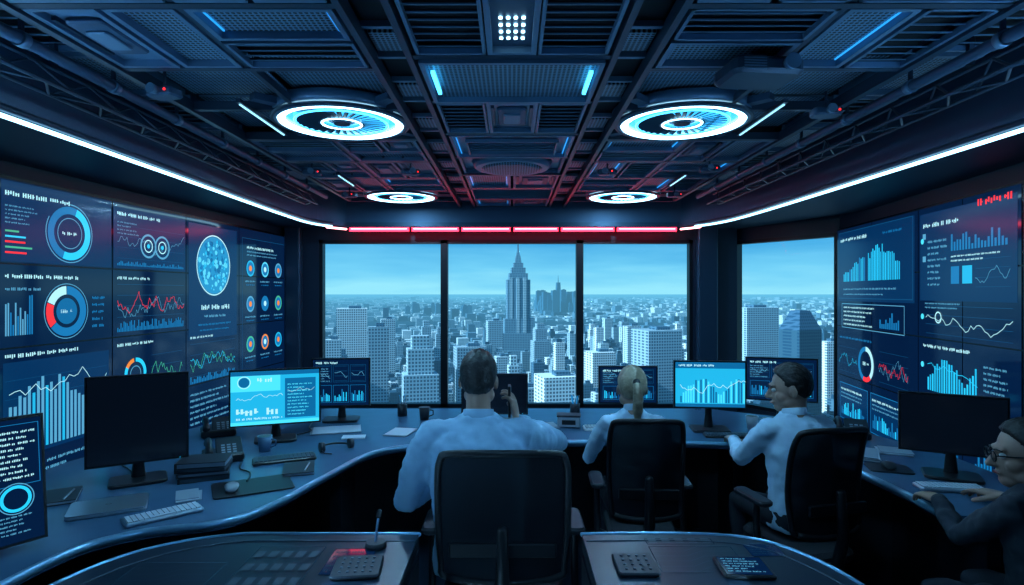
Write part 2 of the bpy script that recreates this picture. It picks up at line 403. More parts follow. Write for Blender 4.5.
# ------------------------------------------------------------------ room shell
WZ=2.8
LW=[(-2.28,6.0),(-2.59,.9),(-2.59,-1.6)]
RW=[(2.84,5.2),(2.5,2.9),(2.5,-1.6)]
mb=MB(); mb.prism([(-2.75,-1.75),(2.65,-1.75),(2.65,2.9),(3.0,5.2),(2.4,6.3),(-2.45,6.2)],-.1,0,'floor'); mb.build('floor')
mb=MB(); mb.prism([(-2.75,-1.75),(2.65,-1.75),(2.65,2.9),(3.0,5.2),(2.4,6.3),(-2.45,6.2)],WZ,WZ+.1,'ceilblk'); mb.build('ceiling')
mb=MB()
for a,b in zip(LW,LW[1:]):
    mb.prism([a,b,(b[0]-.12,b[1]),(a[0]-.12,a[1])],0,WZ,'wall')
mb.build('wall_left')
mb=MB()
for a,b in zip(RW,RW[1:]):
    mb.prism([a,b,(b[0]+.12,b[1]),(a[0]+.12,a[1])],0,WZ,'wall')
mb.build('wall_right')
mb=MB(); mb.box((-.05,-1.68,WZ/2),(5.3,.12,WZ),'wall'); mb.build('wall_back')
ZB,ZT=.5,2.175
mb=MB()
mb.box((-2.11,6.06,WZ/2),(.36,.12,WZ),'wall'); mb.box((2.03,6.09,WZ/2),(.44,.18,WZ),'wall')
mb.box((-.06,6.06,ZB/2),(3.74,.12,ZB),'wall'); mb.box((-.06,6.06,(ZT+WZ)/2),(3.74,.12,WZ-ZT),'wall')
mb.box((-2.17,5.96,1.15),(.16,.1,2.3),'beam',bev=.02); mb.box((1.93,5.95,1.15),(.2,.1,2.3),'beam',bev=.02)
mb.build('wall_front')
A=V((2.25,6.15,0)); B=V((2.84,5.2,0)); d=(B-A).normalized(); n=V((-d.y,d.x,0))
mb=MB(); mb.prism([A,B,B+n*.12,A+n*.12],0,ZB,'wall'); mb.prism([A,B,B+n*.12,A+n*.12],ZT,WZ,'wall'); mb.build('wall_front_angled')
def window(name,a,b,z0,z1):
    a=V((*a,0));b=V((*b,0)); d=(b-a).normalized(); n=V((-d.y,d.x,0)); Lw=(b-a).length
    mb=MB(); R=Matrix((d,n,V((0,0,1)))).transposed(); t=.035
    for s0,s1,q0,q1 in((0,t,z0,z1),(Lw-t,Lw,z0,z1),(0,Lw,z0,z0+t),(0,Lw,z1-t,z1)):
        mb.box(a+d*(s0+s1)/2+n*.05+V((0,0,(q0+q1)/2)),(s1-s0,.09,q1-q0),'frame',rot=R)
    p=a+n*.05
    mb.poly([p+V((0,0,z0)),p+d*Lw+V((0,0,z0)),p+d*Lw+V((0,0,z1)),p+V((0,0,z1))],'pane')
    return mb.build(name)
window('window_1',(-1.93,6.0),(-.68,6.0),ZB,ZT); window('window_2',(-.68,6.0),(.68,6.0),ZB,ZT); window('window_3',(.68,6.0),(1.81,6.0),ZB,ZT)
window('window_4',(A+d*.02)[:2],(B-d*.02)[:2],ZB,ZT)
SL=catmull([(-1.80,-1.6,0),(-1.80,1,0),(-1.81,3,0),(-1.84,4.7,0),(-1.81,5.45,0),(-1.6,5.8,0)],8)
SR=catmull([(1.63,5.8,0),(1.84,5.45,0),(1.93,4.8,0),(1.96,3,0),(1.97,1,0),(1.97,-1.6,0)],8)
def wl(y):
    y=min(y,6.0); return -2.28-.0608*(6-y) if y>.9 else -2.59
def wr(y): return 2.84-.148*(5.2-y) if y>2.9 else 2.5
mb=MB(); zs=2.29
path=SL+SR
outer=[]
for p in SL:
    if p.y<4.9: outer.append(V((wl(p.y),p.y,0)))
    else:
        t=(p.y-4.9)/.9; outer.append(V((-2.28+.0*t, min(6.0,4.9+1.1*t*1.02),0)))
for p in SR:
    if p.y<4.7: outer.append(V((wr(p.y),p.y,0)))
    else:
        t=(p.y-4.7)/1.1; outer.append(V((2.77-.5*t, 4.7+1.42*t,0)))
outer[len(SL)-1]=V((-1.6,6.0,0)); outer[len(SL)]=V((1.63,6.0,0))
for i in range(len(path)-1):
    a,b,c,d_=path[i],path[i+1],outer[i+1],outer[i]
    z=V((0,0,zs)); mb.poly([a+z,d_+z,c+z,b+z],'wall')
    t=V((0,0,WZ)); mb.poly([a+z,b+z,b+t,a+t],'ceil')
mb.poly([V((-2.28,6,zs)),V((-2.28,5.9,zs)),V((-1.6,6,zs))],'wall')
mb.build('ceiling_soffit')
def ledstrip(name,pts,m,z=2.285,r=.009):
    mb=MB(); mb.tube([p+V((0,0,z-r)) for p in pts],r,m,8); 
    q=[p+V((0,0,z+.02)) for p in pts]; mb.tube(q,.016,'beam',8); return mb.build(name)
ledstrip('led_strip_light',SL[:-4],'strip'); ledstrip('led_strip_light',SR[4:],'strip')
mb=MB(); 
xs=[-1.58,-.98,-.5,.0,.46,1.0,1.6]
for a,b in zip(xs,xs[1:]):
    mb.box(((a+b)/2,5.79,2.258),(b-a-.03,.03,.036),'ledr'); mb.box(((a+b)/2,5.79,2.2785),(b-a-.03,.03,.003),'beam')
    mb.box(((a+b)/2,5.773,2.262),(b-a-.06,.004,.006),'ledrw')
mb.box((0.01,5.80,2.305),(3.2,.06,.04),'beam')
mb.build('red_led_bar')
for pts in(SL[-6:],SR[:6]):
    mb=MB(); mb.tube([p+V((0,-.005,2.262)) for p in pts],.009,'ledrw',8); mb.build('corner_led_strip')
# ------------------------------------------------------------------ ceiling grid
H=2.5
mb=MB()
for x in(-.36,-.50,.36,.50):
    mb.box((x,2.5,H-.005),(.022,7.0,.05),'beam')
for sx in(-1,1):
    mb.box((sx*.43,2.5,H+.05),(.12,7.0,.02),'ceilblk')
    for j in range(26):
        mb.box((sx*.43,-.8+j*.25,H+.02),(.12,.02,.02),'slat')
        if j%2: mb.box((sx*.43,-.8+j*.25+.12,H+.02),(.10,.15,.012),'perf')
    mb.box((sx*1.46,2.2,H-.005),(.03,6.4,.05),'beam')
    mb.box((sx*.98,2.2,H+.0),(.02,6.4,.03),'beam')
ys=[-.9,-.4,.1,.6,1.12,1.62,2.12,2.62,3.15,3.7,4.25,4.8,5.35,5.78]
for y in ys:
    mb.box((0,y,H),(.72,.035,.04),'beam')
    for sx in(-1,1): mb.box((sx*.98,y+.12,H),(.96,.03,.04),'beam')
mb.build('ceiling_beam_grid')
def slats(mb,x0,y0,x1,y1,z,n=8):
    mb.box(((x0+x1)/2,(y0+y1)/2,z+.03),(x1-x0,y1-y0,.006),'ceilblk')
    R=Matrix.Rotation(math.radians(20),3,'X')
    for i in range(n):
        y=y0+(y1-y0)*(i+.5)/n; mb.box(((x0+x1)/2,y,z),(x1-x0,(y1-y0)/n*.6,.004),'slat',rot=R)
    for a in((x0,x0+.012,y0,y1),(x1-.012,x1,y0,y1),(x0,x1,y0,y0+.012),(x0,x1,y1-.012,y1)):
        mb.box(((a[0]+a[1])/2,(a[2]+a[3])/2,z-.01),(a[1]-a[0],a[3]-a[2],.02),'ceil2')
def tray(mb,x0,y0,x1,y1,z,m='perf',fr='ceil2',glow=False):
    mb.box(((x0+x1)/2,(y0+y1)/2,z+.01),(x1-x0-.02,y1-y0-.02,.01),m)
    t=.018
    for a in((x0,x0+t,y0,y1),(x1-t,x1,y0,y1),(x0+t,x1-t,y0,y0+t),(x0+t,x1-t,y1-t,y1)):
        mb.box(((a[0]+a[1])/2,(a[2]+a[3])/2,z-.005),(a[1]-a[0],a[3]-a[2],.03),fr)
    if glow:
        mb.box((x0+.03,(y0+y1)/2,z+.0),(.004,y1-y0-.06,.006),'edge'); mb.box((x1-.03,(y0+y1)/2,z+.0),(.004,y1-y0-.06,.006),'edge')
def rivets(mb,x0,y0,x1,y1,z,n=4):
    for i in range(n):
        for yy in(y0+.03,y1-.03):
            x=x0+.03+(x1-x0-.06)*i/(n-1); mb.cyl((x,yy,z-.006),(x,yy,z+.006),.007,.008,'beam',8)
def hatch(mb,x0,y0,x1,y1,z):
    tray(mb,x0,y0,x1,y1,z,'ceil2'); cx,cy=(x0+x1)/2,(y0+y1)/2; W_,D_=x1-x0,y1-y0
    mb.box((cx,cy,z-.002),(W_*.6,D_*.55,.02),'ceil',bev=.02); mb.box((cx,cy,z-.015),(W_*.35,D_*.3,.012),'slat',bev=.01)
    for q in(-1,1): mb.box((cx+q*W_*.4,cy,z-.002),(.02,D_*.6,.015),'beam')
mb=MB()
for i in range(len(ys)-1):
    y0,y1=ys[i]+.022,ys[i+1]-.022; x0,x1=-.335,.335; k=i
    if k==6:
        tray(mb,x0,y0,x1,y1,H-.012); 
        for sx in(-1,1): mb.box((sx*.295,(y0+y1)/2-.02,H-.03),(.014,.24,.012),'ledc')
    elif k==5:
        slats(mb,x0,y0,-.09,y1,H,9); slats(mb,.09,y0,x1,y1,H,9); tray(mb,-.085,y0,.085,y1,H-.0,'ceil')
        for a in range(4):
            for b in range(4): mb.cyl((-.036+a*.024,y0+.22+b*.05,H+.0),(-.036+a*.024,y0+.22+b*.05,H+.01),.006,.006,'ledw',10)
    elif k==7:
        slats(mb,x0,y0,-.12,y1,H,9); slats(mb,.12,y0,x1,y1,H,9); hatch(mb,-.115,y0,.115,y1,H)
    elif k==9:
        tray(mb,x0,y0,x1,y1,H+.01,'ceil2'); mb.cyl((0,(y0+y1)/2,H-.03),(0,(y0+y1)/2,H+.02),.24,.27,'slat',40); mb.cyl((0,(y0+y1)/2,H-.04),(0,(y0+y1)/2,H-.03),.17,.2,'perf',40)
    elif k==8: tray(mb,x0,y0,x1,y1,H-.005,'ceil2',glow=True); slats(mb,x0+.08,y0+.1,x1-.08,y1-.1,H-.012,6)
    elif k%2==0: tray(mb,x0,y0,-.01,y1,H,'perf',glow=True); hatch(mb,.01,y0,x1,y1,H)
    else: slats(mb,x0,y0,x1,y1,H,10)
LIT=[(-.83,2.93,.32),(.83,2.93,.32),(-.96,5.2,.31),(.96,5.2,.31)]
for sx in(-1,1):
    for i in range(len(ys)-1):
        y0,y1=ys[i]+.14,ys[i+1]+.10
        if y1>5.85: y1=5.75
        if y1-y0<.1: continue
        cols=((.53,.965),(.995,1.44))
        for ci,(a,b) in enumerate(cols):
            x0,x1=(a,b) if sx>0 else (-b,-a)
            near=any(abs((x0+x1)/2-l[0])<l[2]+.17 and abs((y0+y1)/2-l[1])<l[2]+.2 for l in LIT)
            if near:
                mb.box(((x0+x1)/2,(y0+y1)/2,H+.055),(x1-x0,y1-y0,.01),'perf'); continue
            r=(i*3+ci*2+(sx>0)*1)%5; ym=y0+(y1-y0)*.5
            if r==0: tray(mb,x0,y0,x1,ym-.01,H,'perf',glow=True); slats(mb,x0,ym+.01,x1,y1,H,5)
            elif r==1: slats(mb,x0,y0,x1,y0+(y1-y0)*.48,H,5); tray(mb,x0,y0+(y1-y0)*.52,x1,y1,H,'perf')
            elif r==2: hatch(mb,x0,y0,(x0+x1)/2-.01,y1,H); tray(mb,(x0+x1)/2+.01,y0,x1,y1,H,'perf')
            elif r==3: tray(mb,x0,y0,(x0+x1)/2-.01,y1,H,'perf',glow=True); slats(mb,(x0+x1)/2+.01,y0,x1,y1,H,8)
            else: slats(mb,x0,y0,(x0+x1)/2-.01,ym,H,5); hatch(mb,(x0+x1)/2+.01,y0,x1,ym,H); tray(mb,x0,ym+.015,x1,y1,H,'perf'); rivets(mb,x0,ym,x1,y1,H)
    for i in range(len(ys)-1):
        y0,y1=ys[i]+.14,min(ys[i+1]+.10,5.2)
        if y1-y0<.1: continue
        x0,x1=(1.48,1.78) if sx>0 else (-1.78,-1.48)
        if i%2: slats(mb,x0,y0,x1,y1,H+.06,7)
        else: tray(mb,x0,y0,x1,y1,H+.06,'perf')
mb.build('ceiling_panels')
def ringlight(x,y,R):
    mb=MB()
    z=H-.012
    mb.cyl((0,0,z-.0),(0,0,z+.05),R*1.03,R*1.06,'ceil2',64)
    mb.annulus((0,0,0),R*.93,R*1.03,z-.010,'slat',64,h=-.010)
    def tor(Rr,r,zz,m):
        n=64; b=len(mb.v); k=8
        for i in range(n):
            a=2*math.pi*i/n
            for j in range(k):
                t=2*math.pi*j/k; q=Rr+r*math.cos(t); mb.v.append(V((q*math.cos(a),q*math.sin(a),zz+r*math.sin(t)*.6)))
        for i in range(n):
            for j in range(k): mb.face([b+i*k+j,b+((i+1)%n)*k+j,b+((i+1)%n)*k+(j+1)%k,b+i*k+(j+1)%k],m,True)
    tor(R*.99,.012,z-.010,'beam'); tor(R*.87,.019,z-.010,'ledw'); tor(R*.68,.007,z-.014,'ledc')
    mb.annulus((0,0,0),R*.20,R*.82,z-.003,'ledc2',64)
    for i in range(32):
        a=2*math.pi*i/32; c,s=math.cos(a),math.sin(a)
        Rm=Matrix.Rotation(a,3,'Z')@Matrix.Rotation(math.radians(20),3,'X')
        mb.box((R*.48*c,R*.48*s,z-.010),(R*.36,.022,.003),'beam',rot=Rm)
    mb.annulus((0,0,0),R*.28,R*.34,z-.016,'slat',40); tor(R*.29,.006,z-.016,'ledw'); mb.cyl((0,0,z-.018),(0,0,z-.008),R*.12,R*.14,'beam',30)
    for i in range(4):
        a=math.pi/4+i*math.pi/2; mb.box((R*1.2*math.cos(a),R*1.2*math.sin(a),z+.02),(.1,.05,.03),'ceil',rot=Matrix.Rotation(a,3,'Z'))
    mb.build('circular_ceiling_light',loc=(x,y,0))
for l in LIT: ringlight(*l)
for sx in(-1,1):
    for x,y,Ln in((1.17,2.83,.5),(1.2,4.35,.4)):
        mb=MB(); mb.box((sx*x,y,H-.042),(.007,Ln,.005),'strip2'); mb.box((sx*x,y,H-.03),(.02,Ln+.04,.018),'beam'); mb.build('linear_ceiling_light')
for sx in(-1,1):
    mb=MB()
    X=sx*1.68
    for dx,z in((-.05,2.39),(.05,2.39),(0,2.47)): mb.tube([(X+dx,y,z) for y in(-1.5,1,3,5.0)],.008,'beam',8)
    y=-1.4
    while y<4.9:
        mb.tube([(X-.05,y,2.39),(X,y+.14,2.47)],.005,'beam',6); mb.tube([(X,y+.14,2.47),(X+.05,y+.28,2.39)],.005,'beam',6)
        mb.tube([(X-.05,y,2.39),(X+.05,y+.14,2.39)],.005,'beam',6); mb.tube([(X+.05,y+.14,2.39),(X-.05,y+.28,2.39)],.005,'beam',6)
        y+=.28
    for q in(-1,.6,2.2,3.8,4.9): mb.box((X,q,2.65),(.02,.02,.34),'beam')
    mb.build('ceiling_truss')
    mb=MB(); X=sx*1.55
    mb.tube([(X,y,2.45) for y in(-1.5,1,3,5.0)],.02,'ceil',14)
    for q in range(14): mb.cyl((X,-1.2+q*.44,2.45),(X,-1.17+q*.44,2.45),.026,.026,'slat',16); mb.box((X,-1.185+q*.44,2.48),(.012,.012,.07),'beam')
    mb.build('conduit_pipe')
def spot(x,y,z=2.43,red=True,a=0):
    mb=MB(); mb.cyl((0,0,z+.02),(0,0,2.52),.006,.006,'beam',8); mb.box((0,0,z),(.12,.08,.035),'ceil',bev=.02)
    mb.cyl((0,-.04,z),(0,-.07,z),.016,.02,'slat',16)
    if red: mb.box((.04,-.042,z),(.007,.004,.007),'redled')
    mb.build('ceiling_camera',loc=(x,y,0),rotz=a)
for x,y in((-1.36,2.35),(1.36,2.6),(-1.3,3.9),(1.25,3.8),(.62,3.9),(-.66,3.9),(1.3,4.8),(-1.3,4.8)): spot(x,y,a=random.uniform(-.4,.4))
mb=MB(); mb.box((0,0,2.435),(.26,.2,.06),'beam',bev=.04); mb.cyl((.06,-.1,2.435),(.06,-.13,2.435),.022,.027,'slat',20); mb.cyl((0,0,2.45),(0,0,2.53),.03,.03,'beam',12)
for q in range(5): mb.box((-.06,-.101,2.415+q*.009),(.08,.003,.004),'slat')
mb.build('ceiling_projector',loc=(.88,2.15,0),rotz=.1)
# ------------------------------------------------------------------ LEFT video wall
def tilebg(s,u,v,w_,h):
    s.rect(u+.004,v+.004,u+w_-.004,v+h-.004,'screen',0)
fl=V((-2.28,6.0,0)); dl=(V((-2.28,6.0,0))-V((-2.59,.9,0))).normalized(); nl=V((dl.y,-dl.x,0))
mb=MB(); s=Scr(mb,fl+nl*.04,dl,(0,0,1),nl)
R=Matrix((dl,-nl,V((0,0,1)))).transposed()
mb.box(fl-dl*2.28+nl*.02+V((0,0,1.375)),(4.52,.036,1.68),'bezel',rot=R)
cu=[0-.03,-.95,-1.69,-2.42,-3.16,-3.9,-4.5]; rz=[2.2,1.79,1.38,.97,.56]
for i in range(len(cu)-1):
    for j in range(4):
        tilebg(s,cu[i+1],rz[j+1],cu[i]-cu[i+1],rz[j]-rz[j+1])
s.frame(-.90,.62,.84,1.5,'line'); s.text(-.82,2.03,.5,.028,'wh'); s.block(-.82,1.96,.6,.06,2)
for r,z in enumerate((1.86,1.55,1.2,.85)):
    for c in range(3):
        u=-.76+c*.27; mcol=['bg_cy','globe2','whd','cyd','gr','or'][(r*2+c)%6]
        s.ring(u,z,0,.07,'cyd',l=2,n=24); s.ring(u,z,.055,.07,mcol,l=3,n=24); s.ring(u,z,0,.025,'wh' if c%2 else 'or',l=3,n=12); s.text(u-.09,z-.12,.18,.018); s.text(u-.07,z-.15,.14,.014,'cyd')
s.rect(-1.66,1.30,-.99,2.16,'panel',1)
s.ring(-1.33,1.86,.225,.234,'wh',l=2,n=48); s.ring(-1.33,1.86,0,.222,'globe',l=2,n=48)
for k in range(130):
    a=random.uniform(0,6.28); r=.2*math.sqrt(random.random()); sz=random.uniform(.005,.022)
    s.ring(-1.33+r*math.cos(a),1.86+r*math.sin(a),0,sz,random.choice(('globe2','bg_cy','globe2','cyd','bg_bl')),l=3+k%3,n=8)
s.text(-1.5,1.52,.4,.045,'wh'); s.text(-1.46,1.46,.3,.024,'whd'); s.text(-1.54,1.40,.45,.018,'cyd'); s.text(-1.52,1.36,.4,.014,'cyd')
s.text(-1.64,1.31,.3,.02,'wh'); s.chart(-1.64,1.03,.62,.24,40,'gr'); s.chart(-1.64,1.03,.62,.24,40,'cy',grid=False); s.block(-1.64,.62,.6,.3,7); s.bars(-1.64,.98,.62,.06,30,'cyd')
u0=-2.38; W=.66
s.rect(-2.41,1.80,-1.70,2.17,'panel',1); s.text(u0,2.12,.4,.026,'wh'); s.block(u0,2.0,.2,.09,4); s.chart(u0,1.86,W,.2,50,'whd',.003)
for c in(-2.10,-1.96): s.ring(c,1.95,.065,.078,'whd',l=4); s.ring(c,1.95,.035,.042,'wh',l=4); s.ring(c,1.95,0,.014,'cy',l=4)
s.bars(u0,1.815,W,.03,50,'cyd')
s.text(u0,1.73,.3,.022,'wh'); s.chart(u0,1.50,W,.2,60,'rd',.003); s.chart(u0,1.46,W,.2,60,'whd',.003,False); s.bars(u0,1.41,W,.07,50,'cyd')
s.text(u0,1.32,.35,.022,'wh'); s.ring(-2.22,1.14,.075,.1,'cy',0,300,l=3); s.ring(-2.22,1.14,.075,.1,'or',300,350,l=3); s.ring(-2.22,1.14,.045,.05,'whd',l=3); s.chart(-2.07,1.02,.33,.22,30,'gr'); s.bars(u0,.6,W,.3,24,'cyd','cy')
u0=-3.13
s.rect(-3.15,1.80,-2.43,2.19,'panel',1); s.text(u0,2.12,.4,.028,'wh'); s.ring(-2.74,1.97,.105,.145,'cyd',0,360,l=2); s.ring(-2.74,1.97,.105,.145,'cy',20,200,l=3); s.ring(-2.74,1.97,.155,.160,'whd',0,300,l=3); s.ring(-2.74,1.97,.08,.084,'whd',0,360,l=3); s.text(-2.79,1.96,.1,.022,'wh')
s.block(u0,1.98,.2,.1,5,'whd'); 
for k in range(5): s.rect(u0,1.84+k*.026,u0+.05+.12*random.random(),1.849+k*.026,random.choice(('or','rd','cy','gr')),2)
s.text(u0,1.72,.45,.024,'wh'); s.ring(-2.76,1.55,.09,.135,'cyd',0,230,l=2); s.ring(-2.76,1.55,.09,.135,'rd',232,290,l=2); s.ring(-2.76,1.55,.09,.135,'wh',292,358,l=2); s.ring(-2.76,1.55,0,.07,'bg_bl',l=2); s.ring(-2.76,1.55,.145,.149,'whd',l=2); s.text(-2.80,1.54,.08,.024,'wh')
s.bars(u0,1.44,.16,.2,12,'cyd','whd'); s.text(u0,1.66,.2,.018); s.block(-2.58,1.44,.13,.2,5,'cyd')
s.text(u0,1.33,.45,.024,'wh'); s.rect(u0-.01,.84,u0+.68,1.31,'panel',1); s.bars(u0+.02,.86,.64,.36,24,'whd','bg_cy',lambda t:.35+.6*abs(math.sin(3*t+.5))); s.chart(u0+.02,1.06,.64,.22,22,'wh',.004,False,base=.6)
for k in range(5): s.rect(u0,.86+.09*k,u0+.66,.862+.09*k,'line',1)
s.block(u0,.6,.6,.2,5)
u0=-3.86
s.text(u0,2.12,.4,.026,'wh'); s.ring(-3.36,1.97,.10,.15,'cy',0,280,l=2); s.ring(-3.36,1.97,.1,.15,'whd',282,358,l=2); s.block(u0,1.84,.3,.24,6)
s.chart(u0,1.45,.66,.25,30,'cy'); s.text(u0,1.72,.4,.022,'wh'); s.block(u0,1.02,.64,.3,8,'cyd'); s.bars(u0,.6,.64,.32,18,'cy')
mb.build('video_wall')
# ------------------------------------------------------------------ RIGHT video wall
fr_=V((2.84,5.2,0)); dr=(V((2.5,2.9,0))-fr_).normalized(); nr=V((dr.y,-dr.x,0))
if nr.x>0: nr=-nr
mb=MB(); s=Scr(mb,fr_+nr*.04,dr,(0,0,1),nr)
R=Matrix((dr,-nr,V((0,0,1)))).transposed()
mb.box(fr_+dr*1.2+nr*.02+V((0,0,1.36)),(2.3,.036,1.66),'bezel',rot=R)
for a,b in((.06,.72),(.72,1.385),(1.385,1.86),(1.86,2.34)):
    for z0,z1 in((1.78,2.18),(1.37,1.78),(.96,1.37),(.55,.96)): tilebg(s,a,z0,b-a,z1-z0)
s.rect(.09,1.58,1.34,2.15,'panel',1); s.frame(.10,1.60,1.22,.55,'line',.005,2); s.text(.14,2.07,.5,.034,'wh',3); s.text(.9,2.07,.3,.022,'cyd',3)
s.bars(.2,1.74,.42,.2,14,'bg_cy','cyd',lambda t:.3+.7*t); s.bars(.66,1.74,.5,.28,20,'bg_cy','cy',lambda t:.95-.7*abs(t-.35)); s.text(.2,1.67,.9,.018,'whd',3); s.text(.2,1.63,.7,.014,'whd',3)
s.frame(.16,1.36,1.05,.2,'whd',.005); s.block(.2,1.375,.6,.17,5,'wh'); s.bars(.85,1.39,.3,.12,10,'cyd')
s.text(.12,1.27,.6,.022,'cyd'); s.ring(.62,1.10,.10,.135,'wh',0,140,l=3); s.ring(.62,1.10,.10,.135,'rd',142,200,l=3); s.ring(.62,1.10,.10,.135,'cyd',202,358,l=3); s.text(.57,1.09,.1,.034,'wh')
s.chart(.1,1.0,.36,.2,28,'cy',.003); s.chart(.84,1.0,.42,.22,30,'rd',.003); s.chart(.84,1.0,.42,.22,30,'whd',.003,False)
for q in(.12,.70): s.rect(q,.6,q+.53,.9,'panel',0.5); s.frame(q,.6,.53,.3,'cyd',.005); s.bars(q+.04,.64,.44,.12,18,'cyd','cy'); s.text(q+.03,.84,.4,.022,'wh'); s.block(q+.03,.77,.45,.06,2)
s.rect(1.41,1.60,2.31,2.14,'panel',1); s.text(1.45,2.05,.4,.032,'wh'); s.block(1.50,1.68,.22,.3,8); s.rect(1.75,1.7,1.83,1.8,'cyd',2); s.rect(1.86,1.7,1.95,1.80,'bg_cy',2); s.bars(1.75,1.89,.5,.1,18,'cyd'); s.chart(1.98,1.68,.28,.15,20,'whd',.003); s.block(1.75,1.82,.5,.05,2,'wh')
s.text(2.0,2.115,.28,.045,'rd',3)
s.chart(1.48,1.40,.8,.17,34,'wh',.004); s.ring(1.62,1.5,.028,.036,'wh',l=4,n=16); s.text(1.45,1.31,.5,.024,'wh'); s.block(1.47,1.545,.5,.05,2)
s.bars(1.50,1.05,.5,.2,20,'bg_cy','cy',lambda t:.4+.6*abs(math.sin(4*t))); s.chart(1.5,1.12,.5,.15,12,'cy',.004,False); s.block(2.05,1.05,.24,.22,7)
s.block(1.45,.62,.4,.34,9,'cyd'); s.bars(1.9,.62,.35,.2,14,'cyd')
for z in(1.97,1.5,1.2): s.ring(1.44,z,0,.018,'bg_cy2',l=3,n=10)
for z in(1.98,1.84): s.rect(1.445,z,1.48,z+.035,'whd',3)
mb.build('video_wall')
# ------------------------------------------------------------------ desk
inner=catmull([(1.78,2.42,0),(1.78,2.85,0),(1.72,3.2,0),(1.48,3.5,0),(1.1,3.63,0),(.17,3.66,0),(-.45,3.6,0),(-.78,3.42,0),(-.93,2.95,0),(-1.02,2.6,0),(-1.15,2.38,0),(-1.44,2.26,0),(-1.58,1.98,0),(-1.62,1.0,0)],6)
outer_=[(-2.45,1.0),(-2.36,3.2),(-2.02,4.3),(-1.55,4.66),(1.5,4.66),(2.2,4.15),(2.42,3.3),(2.38,2.42)]
outl=[(p.x,p.y) for p in inner]+outer_
mb=MB(); mb.prism(outl,.71,.75,'desk','desk')
mb.tube([V((p.x,p.y,.735)) for p in inner],.017,'deskedge',8)
def skirt(pts,h0,h1,t=.03):
    for a,b in zip(pts,pts[1:]):
        a=V((*a,0));b=V((*b,0)); d=(b-a).normalized(); n=V((-d.y,d.x,0))*t; mb.prism([a,b,b+n,a+n],h0,h1,'skirt')
skirt([(-2.1,1.1),(-2.1,2.4),(-1.6,3.0),(-1.35,3.75),(-.8,4.2),(1.3,4.2),(1.9,3.9),(2.15,3.4),(2.15,2.5)],0,.71)
for p in((-1.5,2.5),(-1.0,3.55),(0.25,4.0),(1.45,4.0),(2.05,2.7),(-1.75,1.2)): mb.box((p[0],p[1],.355),(.06,.3,.71),'skirt')
mb.build('control_room_desk')
def console(pts,name,items,sx):
    P=catmull([(*p,0) for p in pts],6); mb=MB()
    full=[(p.x,p.y) for p in P]+[(pts[-1][0],1.0),(pts[0][0],1.0)]
    mb.prism(full,.66,.70,'skirt'); mb.prism(full,.705,.717,'glass')
    mb.tube([V((p.x,p.y,.715)) for p in P]+[V((pts[-1][0],1.0,.715))],.009,'deskedge',8)
    mb.tube([V((p.x*.93+sx*.03,p.y-.07,.718)) for p in P],.003,'keyd',6)
    Q=[(p.x*.97+.0,p.y-.06) for p in P]+[(pts[-1][0]*.95,1.05),(pts[0][0],1.05)]
    mb.prism(Q,0,.66,'skirt')
    s=Scr(mb,(0,0,.7165),(1,0,0),(0,1,0),(0,0,1))
    for it in items:
        x,y,w_,h,k=it
        s.frame(x,y,w_,h,'traceln',.002)
        if k=='scr': s.rect(x,y,x+w_,y+h,'screen',1); s.block(x+.01,y+.01,w_-.02,h-.02,5,'traceln')
        if k=='grid':
            for i in range(5):
                for j in range(3): s.rect(x+.01+i*w_/5,y+.01+j*h/3,x+.01+(i+.6)*w_/5,y+.01+(j+.5)*h/3,'keyd',2)
        if k=='lines':
            for i in range(5): s.line([(x,y+h*i/5),(x+w_*.4,y+h*i/5),(x+w_*.6,y+h*(i+1)/5),(x+w_,y+h*(i+1)/5)],.002,'keyd',2)
    mb.build(name)
console([(-.36,2.32),(-.8,2.32),(-1.08,2.31),(-1.34,2.17),(-1.47,1.9),(-1.5,1.5)],'control_console',[(-1.28,1.85,.3,.22,'lines'),(-.92,1.9,.24,.3,'grid'),(-.64,1.98,.15,.2,'scr')],-1)
console([(.27,2.32),(.72,2.32),(.95,2.25),(1.08,2.05),(1.13,1.8),(1.13,1.5)],'control_console',[(.5,2.0,.3,.2,'lines'),(.85,2.12,.12,.1,'scr'),(.5,2.22,.25,.05,'grid')],1)
def ctrl(x,y,a,w_,d,nk):
    mb=MB(); mb.box((0,0,.008),(w_,d,.014),'blk2',bev=.015)
    for i in range(nk):
        for j in range(4): mb.cyl((-w_/2+.03+i*(w_-.06)/max(1,nk-1),-d/2+.03+j*(d-.06)/3,.014),(-w_/2+.03+i*(w_-.06)/max(1,nk-1),-d/2+.03+j*(d-.06)/3,.019),.006,.005,'keyd',10)
    mb.build('control_keypad',loc=(x,y,.718),rotz=a)
ctrl(-.52,2.02,.1,.16,.16,5); ctrl(.42,2.04,0,.14,.16,4)
def mic(x,y):
    mb=MB(); mb.cyl((0,0,0),(0,0,.02),.04,.035,'blk2',20); mb.tube(catmull([(0,0,.02),(0,.02,.06),(0,.05,.09)],5),.005,'slat',8); mb.tube([(0,.05,.09),(0,.065,.105)],.01,'blk',8); mb.build('gooseneck_microphone',loc=(x,y,.718))
mic(-.50,2.2)
def tablet(x,y,z,a,w_=.18,d=.13,m='panel'):
    mb=MB(); mb.box((0,0,.006),(w_,d,.012),'blk',bev=.012)
    s=Scr(mb,(-w_/2,-d/2,.012),(1,0,0),(0,1,0),(0,0,1)); s.rect(.01,.01,w_-.01,d-.01,m,0)
    s.block(.02,.02,w_-.04,d-.04,6,'whd')
    mb.build('tablet',loc=(x,y,z),rotz=a)
tablet(.78,2.02,.718,-.05,.17,.15,'screen')
